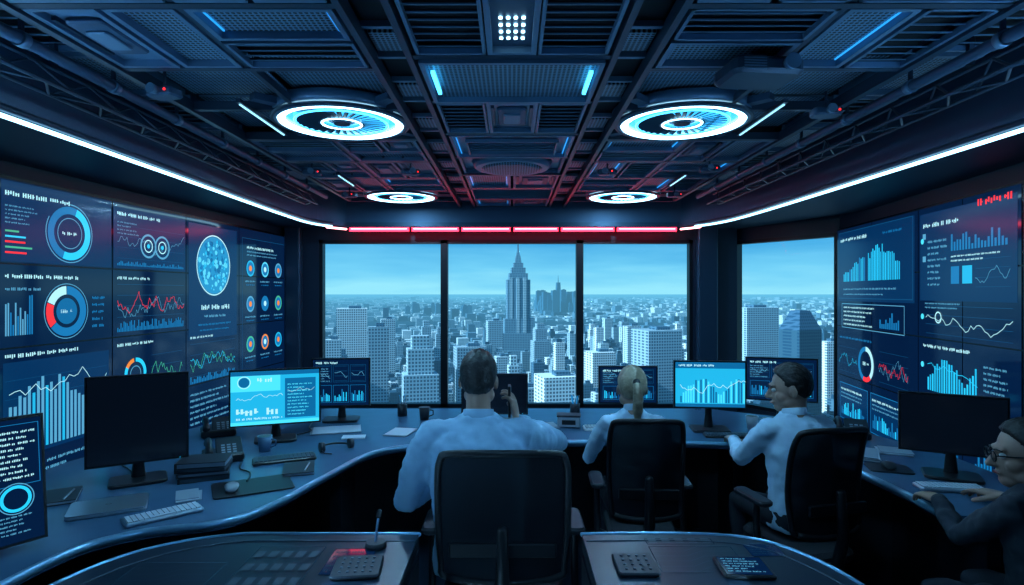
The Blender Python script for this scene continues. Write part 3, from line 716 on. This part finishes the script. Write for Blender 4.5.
# ------------------------------------------------------------------ monitors
def monitor(x,y,a,w_=.55,h=.32,kind='ui',z=.75,zc=None,name='computer_monitor',tilt=0):
    zc=zc or .12+h/2; mb=MB()
    mb.box((0,0,.009),(.24,.18,.016),'blk',bev=.03)
    mb.tube([(0,.03,.02),(0,.035,.1),(0,.03,zc)],[.03,.022,.024],'blk',10,flat=.5)
    mb.box((0,.022,zc),(.14,.03,.14),'blk2')
    b0=len(mb.v)
    mb.box((0,0,zc),(w_,.028,h),'blk'); mb.box((0,.014,zc),(w_*.8,.03,h*.75),'blk2')
    s=Scr(mb,(-w_/2,-.0142,zc-h/2),(1,0,0),(0,0,1),(0,-1,0)); e=.010
    if kind=='off': s.rect(e,e,w_-e,h-e,'screenoff',0); s.rect(w_-.04,.004,w_-.034,.007,'cy',1)
    elif kind=='ui':
        s.rect(e,e,w_-e,h-e,'screen',0); s.text(.03,h-.04,w_*.4,.018,'wh')
        for i in range(3):
            u=.03+i*(w_-.05)/3; s.frame(u,.03,(w_-.08)/3,h*.36,'cyd',.002); s.bars(u+.01,.04,(w_-.08)/3-.02,h*.25,9,'cyd','cy')
            s.frame(u,.05+h*.36,(w_-.08)/3,h*.36,'line',.002); s.chart(u+.01,.06+h*.36,(w_-.08)/3-.02,h*.3,12,'whd',.003)
        s.block(.03,.05+h*.36,w_*.25,h*.3,6,'whd')
    elif kind=='code':
        s.rect(e,e,w_-e,h-e,'screen',0); s.text(.03,h-.04,w_*.6,.018,'wh'); s.block(.03,.42*h,w_*.32,h*.45,12,'whd'); s.block(.4*w_,.45*h,w_*.26,h*.42,11,'whd'); s.block(.72*w_,.5*h,w_*.24,h*.40,9,'wh')
        s.ring(.84*w_,.36*h,.035,.045,'cy',l=3); s.ring(.84*w_,.36*h,.05,.053,'whd',l=3); s.block(.70*w_,.08*h,w_*.26,h*.16,5,'whd'); s.block(.03,.22*h,w_*.5,h*.16,2,'wh'); s.chart(.03,.06*h,w_*.5,h*.12,18,'cy',.003); s.frame(.69*w_,.46*h,.28*w_,.48*h,'cyd',.002)
    elif kind=='cyan':
        s.rect(e,e,w_-e,h-e,'bg_cy',0); s.rect(e,h*.62,w_*.55,h-e,'bg_cy2',1); s.rect(w_*.6,.12*h,w_-.03,h*.83,'bg_bl',1); s.block(w_*.63,.15*h,w_*.3,h*.6,10,'bg_cy2'); s.chart(w_*.63,.5*h,w_*.3,h*.25,14,'wh',.002,False)
        s.ring(w_*.16,h*.78,0,.03,'bg_bl',l=2); s.ring(w_*.16,h*.78,.033,.037,'wh',l=2); s.text(w_*.3,h*.78,w_*.2,.03,'wh'); s.chart(.04,h*.42,w_*.5,h*.2,24,'wh',.003,False)
        s.text(.04,h*.2,w_*.3,.05,'wh'); s.text(w_*.4,h*.2,w_*.15,.05,'wh'); s.text(.04,h*.12,w_*.5,.016,'wh'); s.rect(e,h-.035,w_-e,h-e,'bg_bl',2); s.rect(e,e,w_-e,.03,'bg_cy2',2)
    elif kind=='cyanbar':
        s.rect(e,e,w_-e,h-e,'bg_cy',0); s.rect(e,h*.84,w_-e,h-e,'bg_bl',1); s.text(.03,h*.88,w_*.5,.018,'wh'); s.bars(.04,h*.12,w_*.9,h*.5,26,'bg_cy2','bg_bl',lambda t:.3+.7*abs(math.sin(5*t))); s.chart(.04,h*.3,w_*.9,h*.4,30,'wh',.004,False); s.rect(e,e,w_-e,h*.1,'bg_bl',1)
    if tilt:
        R=Matrix.Rotation(tilt,3,'X')
        for i in range(b0,len(mb.v)):
            p=mb.v[i]-V((0,0,zc)); mb.v[i]=R@p+V((0,0,zc))
    return mb.build(name,loc=(x,y,z),rotz=a)
monitor(-1.44,3.66,.35,.52,.34,'cyan',zc=.265)
monitor(-1.20,4.22,.12,.40,.34,'ui',zc=.27)
monitor(-1.78,2.86,.55,.42,.42,'off',zc=.30)
monitor(-1.84,1.93,1.0,.56,.44,'code',zc=.245,tilt=-.10)
monitor(-.12,4.15,0,.46,.28,'off',zc=.2)
monitor(.83,4.3,-.02,.42,.27,'ui',zc=.24)
monitor(1.29,3.92,-.10,.46,.31,'cyanbar',zc=.30)
monitor(1.86,4.15,-.32,.46,.30,'ui',zc=.30)
monitor(2.14,2.92,-.5,.44,.29,'off',zc=.26)
# ------------------------------------------------------------------ desk items
DZ=.752
def keyboard(x,y,a,w_=.40,d=.13,body='silver',keys='white'):
    mb=MB(); mb.box((0,0,.008),(w_,d,.014),body,bev=.012)
    nx,ny=14,5; kw=(w_-.02)/nx; kd=(d-.02)/ny
    for j in range(ny):
        for i in range(nx):
            if j==0 and 3<i<9: continue
            mb.box((-w_/2+.01+kw*(i+.5),-d/2+.01+kd*(j+.5),.018),(kw*.82,kd*.8,.007),keys)
    mb.box((-w_/2+.01+kw*6.5,-d/2+.01+kd*.5,.018),(kw*4.8,kd*.8,.007),keys)
    mb.build('keyboard',loc=(x,y,.75),rotz=a)
keyboard(-1.40,2.41,.75,.28,.10); keyboard(2.0,2.74,-.15,.28,.10)
keyboard(-1.22,3.22,.42,.32,.12,'blk','keyd'); keyboard(-.42,3.93,.05,.3,.12,'blk','key'); keyboard(1.35,3.74,-.1,.30,.10,'blk','keyd'); keyboard(.62,3.95,0,.3,.11,'white','key')
def mouse(x,y,a,m='blk2'):
    mb=MB(); mb.loft([(V((0,yy,zz)),V((rx,0,0)),V((0,0,rz_))) for yy,zz,rx,rz_ in((-.055,.008,.012,.007),(-.045,.012,.024,.012),(-.01,.018,.031,.018),(.03,.014,.028,.014),(.05,.009,.018,.008))],m,16); mb.cyl((0,.025,.026),(0,.04,.022),.004,.004,'key',8)
    mb.build('computer_mouse',loc=(x,y,.757),rotz=a)
mb=MB(); mb.box((0,0,.004),(.34,.24,.006),'blk',bev=.02); mb.build('mouse_pad',loc=(-1.20,2.78,.75),rotz=.5)
mouse(-1.27,2.72,.4,'key'); 
mb=MB(); mb.box((0,0,.004),(.2,.16,.006),'blk',bev=.02); mb.build('mouse_pad',loc=(1.92,3.06,.75),rotz=-.3); mouse(1.92,3.06,-.3,'blk2')
def laptop_closed(x,y,a):
    mb=MB(); mb.box((0,0,.006),(.28,.2,.011),'silver',bev=.02); mb.box((0,0,.0155),(.278,.198,.007),'silver',bev=.02); mb.annulus((0,0,0),.006,.012,.0195,'key',16); mb.build('closed_laptop',loc=(x,y,.75),rotz=a)
laptop_closed(-1.68,2.50,.5)
def phone(x,y,a):
    mb=MB(); R=Matrix.Rotation(.35,3,'X')
    mb.box((0,0,.025),(.2,.2,.04),'blk',bev=.02); mb.box((.03,.01,.06),(.13,.17,.02),'blk2',rot=R,bev=.01)
    s=Scr(mb,V((-.01,.05,.083)),(1,0,0),R@V((0,1,0)),R@V((0,0,1))); s.rect(0,0,.08,.03,'cyd',0)
    for i in range(4):
        for j in range(3): mb.box(V((.0+j*.028,-.05+i*.022,.062+(-.05+i*.022)*.36)),(.018,.014,.01),'key',rot=R)
    mb.tube([(-.07,-.09,.06),(-.07,-.06,.09),(-.07,.05,.1),(-.07,.09,.075)],[.022,.016,.016,.022],'blk',10)
    mb.build('desk_phone',loc=(x,y,.75),rotz=a)
phone(-1.56,3.24,.5); phone(-1.86,3.8,.5); phone(2.12,3.75,-.4)
def papers(x,y,a,w_=.21,d=.3,n=6,m='paper',h=.004):
    mb=MB()
    for i in range(n): mb.box((random.uniform(-.01,.01),random.uniform(-.01,.01),h*(i+.5)+.001),(w_,d,h*.8),m if i%2 else 'paperd',rot=Matrix.Rotation(random.uniform(-.06,.06),3,'Z'))
    mb.build('paper_stack',loc=(x,y,.75),rotz=a)
def binders(x,y,a,n=4):
    mb=MB(); z=0
    for i in range(n):
        h=random.uniform(.018,.03); R=Matrix.Rotation(random.uniform(-.15,.15),3,'Z')
        mb.box((0,0,z+.003),(.22,.17,.003),'blk2',rot=R); mb.box((.003,0,z+h/2),(.21,.16,h-.006),'paperd' if i%2 else 'keyd',rot=R); mb.box((0,0,z+h-.002),(.22,.17,.003),random.choice(('blk2','keyd','slat')),rot=R); mb.box(R@V((-.11,0,0))+V((0,0,z+h/2)),(.004,.17,h),'blk2',rot=R); z+=h
    mb.build('binder_stack',loc=(x,y,.75),rotz=a)
binders(-1.50,2.93,.3); papers(-1.42,2.64,.5,.09,.14,3); papers(-1.15,3.92,.3,.3,.2,2); papers(.2,4.02,.2,.2,.15,3,'paperd'); papers(1.92,3.32,-.5,.18,.24,5); papers(2.15,3.38,-.4,.16,.15,3); papers(-.98,3.72,.2,.14,.08,2); papers(1.72,3.72,-.4,.18,.12,2,'paperd'); papers(-.72,3.85,-.2,.15,.2,2)
def cup(x,y,m='blk2'):
    mb=MB()
    mb.cyl((0,0,.001),(0,0,.088),.03,.04,m,24); mb.annulus((0,0,0),.034,.041,.0885,m,24); mb.cyl((0,0,.0885),(0,0,.089),.034,.034,'blk',24)
    mb.tube([(.038,0,.07),(.062,0,.065),(.062,0,.035),(.035,0,.025)],.005,m,8); mb.build('coffee_mug',loc=(x,y,.75))
cup(-1.40,3.40,'slat'); cup(-.62,4.25,'blk2'); cup(1.58,3.95,'key')
mb=MB(); mb.box((0,0,.042),(.15,.1,.07),'key',bev=.01); mb.box((0,0,.08),(.16,.11,.012),'blk2',bev=.01); mb.box((0,-.0515,.04),(.09,.003,.03),'blk'); mb.build('desk_speaker',loc=(.38,4.02,.75),rotz=-.1)
def penholder(x,y):
    mb=MB(); mb.cyl((0,0,.001),(0,0,.09),.035,.035,'blk2',20)
    for i in range(5):
        a=i*1.3; mb.cyl((.01*math.cos(a),.01*math.sin(a),.03),(.03*math.cos(a),.03*math.sin(a),.15),.004,.004,random.choice(('key','cyd','paper')),8)
    mb.build('pen_holder',loc=(x,y,.75))
penholder(-.80,4.38); penholder(.46,4.38)
def headset(x,y,a):
    mb=MB(); mb.tube([(.085*math.cos(t),.085*math.sin(t)*1.1,.02) for t in[math.pi*i/12 for i in range(13)]],.006,'blk',8)
    for q in(-1,1): mb.cyl((q*.07,0,.030),(q*.095,0,.030),.028,.028,'blk2',16)
    mb.tube([(-.09,-.01,.02),(-.09,-.07,.012),(-.06,-.1,.012)],.003,'blk',6); mb.build('headset',loc=(x,y,.75),rotz=a)
headset(-1.0,3.42,.6); headset(.92,3.95,-.6)
def notebook(x,y,a):
    mb=MB(); mb.box((0,0,.003),(.15,.21,.003),'blk2'); mb.box((.002,0,.009),(.143,.204,.009),'paper'); mb.box((0,0,.015),(.15,.21,.003),'blk2'); mb.tube([(.03,-.09,.020),(.05,.05,.020)],.004,'key',8); mb.build('notebook',loc=(x,y,.75),rotz=a)
notebook(-1.08,3.04,.3); notebook(-1.98,2.62,.5)
def cable(pts,name='cable'):
    mb=MB(); mb.tube(catmull(pts,8),.004,'blk',6); mb.build(name)
cable([(-1.88,2.98,.756),(-1.95,3.05,.756),(-2.05,3.15,.756),(-2.15,3.4,.756)]); cable([(-1.35,3.78,.756),(-1.3,3.88,.756),(-1.35,4.0,.756),(-1.4,4.3,.756)]); cable([(-1.25,2.83,.762),(-1.3,2.98,.756),(-1.38,3.05,.756),(-1.42,3.15,.756)])
# ------------------------------------------------------------------ chairs
def chair(x,y,a,seat=.46,top=1.04,w_=.48,arm=.70):
    E=empty('office_chair',(x,y,0),a)
    mb=MB()
    for i in range(5):
        t=2*math.pi*i/5+.3; c,s_=math.cos(t),math.sin(t)
        mb.tube([(0,0,.1),(c*.15,s_*.15,.09),(c*.29,s_*.29,.07)],[.028,.022,.014],'blk2',10)
        px,py=-s_*.018,c*.018
        for q in(-1,1): mb.cyl((c*.29+q*px*.5,s_*.29+q*py*.5,.028),(c*.29+q*px*1.5,s_*.29+q*py*1.5,.028),.028,.028,'blk',14)
    mb.cyl((0,0,.06),(0,0,.16),.035,.032,'blk2',16); mb.cyl((0,0,.14),(0,0,seat-.09),.02,.02,'silver',16); mb.box((0,-.02,seat-.10),(.2,.26,.05),'blk2',bev=.03)
    mb.build('chair_base',E)
    mb=MB(); mb.box((0,.02,seat-.045),(w_*.98,.46,.07),'fabric',bev=.09); mb.build('seat_cushion',E)
    mb=MB(); hb=seat+.09; hw=w_/2
    def by(zz,xx): 
        t=(zz-hb)/(top-hb); return -.235-.05*t+.035*math.sin(t*math.pi)+.05*(xx/hw)**2
    loop=[]
    for px,pz in((-.85,0),(-.95,.1),(-1,.4),(-1,.75),(-.95,.93),(-.8,.99),(0,1.01),(.8,.99),(.95,.93),(1,.75),(1,.4),(.95,.1),(.85,0),(0,-.02)):
        zz=hb+(top-hb)*pz; xx=hw*px; loop.append((xx,by(zz,xx),zz))
    lp=catmull(loop,4,True); lp.append(lp[0]); mb.tube(lp,.014,'blk',8,caps=False)
    nx,nz_=12,12; b=len(mb.v)
    for j in range(nz_+1):
        pz=j/nz_; lim=1 if .1<pz<.9 else .9
        for i in range(nx+1):
            xx=hw*lim*(-1+2*i/nx); zz=hb+(top-hb)*pz; mb.v.append(V((xx,by(zz,xx),zz)))
    for j in range(nz_):
        for i in range(nx): mb.face([b+j*(nx+1)+i,b+j*(nx+1)+i+1,b+(j+1)*(nx+1)+i+1,b+(j+1)*(nx+1)+i],'mesh',True)
    mb.tube([(0,-.08,seat-.1),(0,-.26,seat-.06),(0,-.30,seat+.1),(0,-.285,seat+.3)],[.03,.03,.026,.02],'blk',10)
    mb.box((0,-.265,seat+.22),(w_*.8,.02,.05),'blk',bev=.008)
    mb.build('backrest',E)
    for q in(-1,1):
        mb=MB(); X=q*(w_/2+.045)
        mb.tube([(q*.16,-.02,seat-.09),(X,-.02,seat-.06),(X,-.0,seat+.05),(X,0,arm-.03)],[.018,.02,.018,.016],'blk',10)
        mb.box((X,.03,arm-.012),(.075,.25,.028),'blk2',bev=.03); mb.build('armrest',E)
    return E
chair(-.035,2.50,0,.47,1.05,.50,.70)
chair(.69,3.24,-.05,.43,1.01,.37,.64)
chair(1.43,3.0,.22,.44,1.02,.38,.65)
chair(1.93,2.04,.35,.42,1.0,.46,.64)
# ------------------------------------------------------------------ people
def ik(S,Wt,l1,l2,pole):
    d=Wt-S; L_=d.length
    if L_>l1+l2-.01: Wt=S+d*((l1+l2-.01)/L_); d=Wt-S; L_=d.length
    a=(l1*l1-l2*l2+L_*L_)/(2*L_); h=math.sqrt(max(0,l1*l1-a*a)); dn=d.normalized()
    p=(V(pole)-dn*V(pole).dot(dn)).normalized(); return S+dn*a+p*h,Wt
def hand(name,par,Wp,dirv,nrm,side,curl,skin):
    y=V(dirv).normalized(); n=(V(nrm)-y*V(nrm).dot(y)).normalized(); x=y.cross(n).normalized()*side
    mb=MB()
    P=lambda a,b,c: Wp+x*a+y*b+n*c
    mb.loft([(P(0,-.03,0),x*.024,n*.019),(P(0,0,0),x*.026,n*.018),(P(.0,.03,0),x*.036,n*.017),(P(0,.065,0),x*.042,n*.015),(P(0,.09,0),x*.041,n*.012),(P(0,.097,0),x*.034,n*.008)],skin,14)
    for k,(fx,ln,off) in enumerate(((.031,.07,.0),(.0105,.078,.004),(-.0105,.073,.0),(-.031,.058,-.008))):
        pts=[P(fx,.075+off,0)]; p=P(fx,.09+off,0); pts.append(p.copy()); ang=curl*.5+.06*k
        for seg,q in enumerate((.45,.31,.24)):
            p=p+(y*math.cos(ang)+n*math.sin(ang))*ln*q; pts.append(p.copy()); ang+=curl*(.9+.1*k)
        mb.tube(pts,[.0095,.0095,.009,.0083,.0072],skin,10)
    t0=P(.022,.015,.004); t1=P(.047,.04,.014); t2=P(.056,.068,.022+.01*curl); t3=P(.052,.09,.03+.015*curl)
    mb.tube([t0,t1,t2,t3],[.015,.0125,.011,.009],skin,10)
    return remesh(mb,name,par,.0038,3)
def person(name,x,y,head_,seat,top,shirt,skin,hair,lean=.08,hyaw=0,hpitch=0,wr=None,poles=None,hands=None,female=False,glasses=False,curl=(.5,.5),bodyroll=0,knee=.44,beard=False,wide=1.0):
    E=empty(name,(x,y,0),head_)
    S=(top-seat)/.90
    rz=Matrix.Rotation(-head_,3,'Z')
    def loc(p): return rz@(V(p)-V((x,y,0)))
    sw=.19*S*(.88 if female else 1)*wide
    def sp(t):
        k=t/.62; return V((bodyroll*k,math.sin(lean)*t*S+ .02-.03*math.sin(k*2.6),seat+.02+t*S*math.cos(lean)))
    prof=[(0,.178,.13),(.08,.175,.13),(.2,.168,.12),(.33,.180,.124),(.44,.19,.125),(.52,.188,.114),(.565,.150,.09),(.597,.095,.07),(.622,.066,.06)]
    kf=(.86 if female else 1.0)*wide
    mb=MB(); mb.loft([(sp(t),V((rx*S*kf,0,0)),V((0,ry*S*kf,0))) for t,rx,ry in prof],shirt,28,p=2.3)
    EL={}; WR={}
    for q,sd in((-1,'L'),(1,'R')):
        sh=sp(.53)+V((q*sw,0,0)); wt=loc(wr[sd]); pol=rz@V(poles[sd]); el,wt=ik(sh,wt,.29*S,.255*S,pol)
        EL[sd],WR[sd]=el,wt
        m1=sh.lerp(el,.5); m2=el.lerp(wt,.35); k=.86 if female else wide
        mb.tube([sp(.545)+V((q*.09*S,0,0)),sh+V((-q*.01,0,.006)),sh.lerp(el,.25),m1,el,m2,el.lerp(wt,.8),el.lerp(wt,.93)],[r*k*S for r in(.055,.062,.061,.057,.049,.048,.039,.037)],shirt,18)
    remesh(mb,'shirt',E,.010,5,.024,.06)
    mb=MB(); c=sp(.618)
    n=28; b=len(mb.v)
    for zz,rr in((-.012,.070),(.022,.063),(.024,.058),(-.01,.060)):
        for i in range(n):
            a=2*math.pi*i/n; mb.v.append(c+V((math.cos(a)*rr*S*min(kf,1),math.sin(a)*rr*S*min(kf,1)*.98,zz-.012*math.sin(a))))
    for j in range(3):
        for i in range(n): mb.face([b+j*n+i,b+j*n+(i+1)%n,b+(j+1)*n+(i+1)%n,b+(j+1)*n+i],shirt,True)
    mb.build('collar',E)
    mb=MB(); kx=.10
    mb.loft([(V((0,.0,seat+.01)),V((.15*S,0,0)),V((0,.115*S,0))),(V((0,.01,seat+.05)),V((.178*S,0,0)),V((0,.135*S,0))),(V((0,.015,seat+.12)),V((.172*S,0,0)),V((0,.13*S,0)))],'trous',24,p=2.3)
    for q in(-1,1):
        hp=V((q*.085,.03,seat+.075)); kn=V((q*(kx+.02),knee*S,seat+.06)); an=V((q*(kx+.02),knee*S-.03,.11))
        mb.tube([hp,hp.lerp(kn,.4),hp.lerp(kn,.85),kn+V((0,0,-.01)),kn.lerp(an,.2),kn.lerp(an,.6),an],[r*S for r in(.092,.082,.066,.062,.058,.05,.045)],'trous',18)
    remesh(mb,'trousers',E,.013,6,.008,.1)
    for q in(-1,1):
        an=V((q*(kx+.02),knee*S-.03,.0)); mb=MB()
        mb.loft([(an+V((0,-.06,.05)),V((.025,0,0)),V((0,0,.035))),(an+V((0,-.03,.05)),V((.036,0,0)),V((0,0,.05))),(an+V((0,.03,.052)),V((.04,0,0)),V((0,0,.05))),(an+V((0,.1,.035)),V((.044,0,0)),V((0,0,.033))),(an+V((0,.17,.026)),V((.038,0,0)),V((0,0,.024))),(an+V((0,.2,.022)),V((.02,0,0)),V((0,0,.014)))],'shoe',16); mb.build('shoe',E)
    hs=1.0
    hc=sp(.625); hc=V((hc.x,hc.y+.03,top-.125*hs))
    HM=Matrix.Translation(hc)@Matrix.Rotation(hyaw,4,'Z')@Matrix.Rotation(hpitch,4,'X')@Matrix.Scale(hs,4)
    mb=MB()
    mb.ell((0,-.014,.022),(.076,.098,.100),skin,24,16); mb.ell((0,.022,-.035),(.060,.072,.082),skin,24,16); mb.ell((0,.050,-.088),(.038,.042,.032),skin)
    for q in(-1,1):
        mb.ell((q*.042,.05,-.03),(.022,.03,.025),skin); mb.ell((q*.077,-.008,-.012),(.010,.019,.031),skin,R=Matrix.Rotation(q*.35,3,'Z')); mb.ell((q*.045,.01,-.07),(.022,.045,.028),skin)
    mb.tube([(0,.083,.02),(0,.102,-.008),(0,.116,-.03)],[.008,.011,.013],skin,10); mb.ell((0,.100,-.034),(.019,.014,.010),skin)
    mb.ell((0,.080,.027),(.050,.018,.012),skin); mb.ell((0,.088,-.062),(.024,.013,.011),skin)
    nb=(HM.inverted()@(sp(.59)))
    mb.tube([(0,-.02,-.05),V((0,-.02,-.05)).lerp(nb,.5),nb],[.054,.053,.06] if not female else [.046,.045,.052],skin,20)
    ho=remesh(mb,'head',E,.005,2); ho.data.transform(HM)
    mb=MB()
    for q in(-1,1):
        mb.ell((q*.030,.080,.004),(.0125,.0125,.010),'eye',12,8); mb.ell((q*.030,.0895,.004),(.005,.004,.005),'pupil',10,6)
        mb.tube([(q*.014,.099,.024),(q*.032,.096,.028),(q*.048,.085,.023)],[.0035,.004,.0025],'hairk' if not female else 'hairb',6)
    mb.tube([(-.022,.095,-.062),(0,.102,-.061),(.022,.095,-.062)],[.003,.005,.003],'lip',8)
    if glasses:
        for q in(-1,1):
            c=V((q*.032,.107,.004)); lp=[c+V((math.cos(t)*.024,0,math.sin(t)*.018)) for t in [2*math.pi*i/16 for i in range(17)]]
            mb.tube(lp,.0025,'blk',6,caps=False); mb.tube([(q*.056,.106,.01),(q*.078,.06,.01),(q*.084,-.01,.008)],.0025,'blk',6)
        mb.tube([(-.009,.109,.008),(.009,.109,.008)],.0025,'blk',6)
    fo=mb.build('face_features',E); fo.data.transform(HM)
    mb=MB(); seg,rg=64,48; pts=[]
    tb=[(-.12,-.07),(-.06,-.065),(-.028,-.035),(-.012,.022),(.0,.012),(.022,.005),(.034,.05),(.06,.078),(.12,.088)]
    if female: tb=[(-.12,-.075),(-.05,-.06),(-.02,.0),(.02,.03),(.05,.07),(.12,.085)]
    def ht(yy):
        for (a,c),(d_,e_) in zip(tb,tb[1:]):
            if yy<=d_: return c+(e_-c)*max(0,(yy-a))/(d_-a)
        return .085
    for j in range(rg+1):
        ph=-math.pi/2+math.pi*j/rg
        for i in range(seg):
            a=2*math.pi*i/seg; dv=V((math.cos(ph)*math.cos(a),math.cos(ph)*math.sin(a),math.sin(ph)))
            p=V((dv.x*.0805,dv.y*.1015-.014,dv.z*.104+.022))
            tt=ht(p.y); f=min(1,max(0,(p.z-tt)/.016)); f=f*f*(3-2*f)
            nn=noise.noise(V((dv.x*11,dv.y*5,dv.z*4)))*.004
            top_=max(0,dv.z)*(.009+.008*max(0,dv.y) if not female else .003)
            k=(.86+.14*f)
            q=V((p.x*k,(p.y+.014)*k-.014,(p.z-.022)*k+.022))+dv*(nn+top_)*f
            pts.append(q)
    mb.v=pts
    for j in range(rg):
        for i in range(seg): mb.face([j*seg+i,j*seg+(i+1)%seg,(j+1)*seg+(i+1)%seg,(j+1)*seg+i],hair,True)
    if female:
        mb.ell((0,-.118,.045),(.024,.02,.022),hair); 
        pt=catmull([(0,-.118,.048),(0,-.148,.025),(0.003,-.152,-.04),(.004,-.135,-.12),(.003,-.125,-.19)],5)
        mb.tube(pt,[.016+.012*math.sin(math.pi*min(1,i/14)*.5) if i<15 else .028-.0045*(i-14) for i in range(len(pt))],hair,14)
        for q in(-1,1):
            pt2=[p+V((q*.012,-.008,-.01)) for p in pt[3:]]; mb.tube(pt2,[max(.004,.012-.0005*i) for i in range(len(pt2))],hair,8)
        mb.tube([(0,-.128,.05),(0,-.136,.043)],.02,'blk',12)
    if beard:
        mb.ell((0,.048,-.09),(.044,.046,.034),hair)
    o=mb.build('hair',E); o.data.transform(HM)
    for sd,q in(('L',-1),('R',1)):
        dv=rz@V(hands[sd][0]); nn=rz@V(hands[sd][1])
        fd=(WR[sd]-EL[sd]).normalized()
        xx=dv.normalized().cross(nn).normalized(); want=rz@V(hands[sd][2]); sg=1 if xx.dot(want)>0 else -1
        hand('hand_'+('left' if q<0 else 'right'),E,WR[sd],dv,nn,sg,curl[0] if q<0 else curl[1],skin)
        mb=MB(); a=EL[sd].lerp(WR[sd],.86); b2=WR[sd]+fd*.004; mb.tube([a,b2],[.038*S,.034*S],shirt,16,caps=False); mb.build('cuff',E)
    return E
D=(0,0,-1)
person('seated_man',-.145,2.53,0,.47,1.395,'shirt','skin','hairk',lean=.10,hyaw=-.10,wide=1.10,
  wr={'L':(-.34,2.80,.775),'R':(.02,2.70,1.07)},poles={'L':(-.5,-.6,-.7),'R':(.9,-.15,-.6)},
  hands={'L':((.1,1,-.05),D,(1,0,0)),'R':((-.15,.25,1),(-1,.25,0),(0,.3,.9))},curl=(.35,.55))
mb=MB(); mb.box((0,0,0),(.012,.075,.14),'blk',bev=.004); mb.box((.0065,.02,.05),(.002,.025,.025),'key'); mb.build('smartphone',loc=(-.012,2.745,1.155))
person('seated_woman',.67,3.28,-.05,.43,1.24,'shirtw','skin','hairb',lean=.12,hyaw=.05,female=True,
  wr={'L':(.54,3.62,.80),'R':(.80,3.64,.80)},poles={'L':(-.6,-.3,-1),'R':(.6,-.3,-1)},
  hands={'L':((.2,1,-.05),D,(1,0,0)),'R':((-.15,1,-.05),D,(-1,0,0))},curl=(.3,.3),knee=.42)
person('seated_man',1.47,3.04,.22,.44,1.275,'shirtw','skinb','hairk',lean=.10,hyaw=1.0,hpitch=-.15,
  wr={'L':(1.28,3.46,.80),'R':(1.50,3.52,.80)},poles={'L':(-.5,-.5,-1),'R':(.6,-.3,-1)},
  hands={'L':((.2,1,-.05),D,(1,0,0)),'R':((-.3,1,-.05),D,(-1,0,0))},curl=(.3,.3),knee=.40)
person('seated_man',1.90,2.10,.35,.42,1.185,'shirtd','skinb','hairk',lean=.10,hyaw=.85,hpitch=-.1,glasses=True,
  wr={'L':(1.75,2.46,.80),'R':(2.05,2.50,.80)},poles={'L':(-.5,-.3,-1),'R':(.6,-.3,-1)},
  hands={'L':((.1,1,-.05),D,(1,0,0)),'R':((-.3,1,-.05),D,(-1,0,0))},curl=(.35,.3),knee=.4)
# ------------------------------------------------------------------ lights
def area(n,loc,size,e,col=(.28,.66,1),dirv=(0,0,-1),sy=None):
    l=bpy.data.lights.new(n,'AREA'); l.shape='DISK' if sy is None else 'RECTANGLE'; l.size=size; l.energy=e; l.color=col
    if sy: l.size_y=sy
    o=bpy.data.objects.new(n,l); COL.objects.link(o); o.location=loc; o.rotation_euler=V(dirv).to_track_quat('-Z','Y').to_euler()
    return o
for x,y,r in LIT: area('overhead_fill_lamp',(x,y,H-.04),.08,14)
area('overhead_fill_lamp',(0,.6,H-.06),.3,12,(.2,.55,1))  # blue fill added overhead out of view, with no fixture modelled
for sx,X in((-1,-1.78),(1,1.93)):
    o=area('strip_fill_uplight',(X,1.9,2.272),.02,24,(.25,.62,1),(-sx,0,.75),5.6)  # extra uplight added along the LED strip to brighten the ceiling
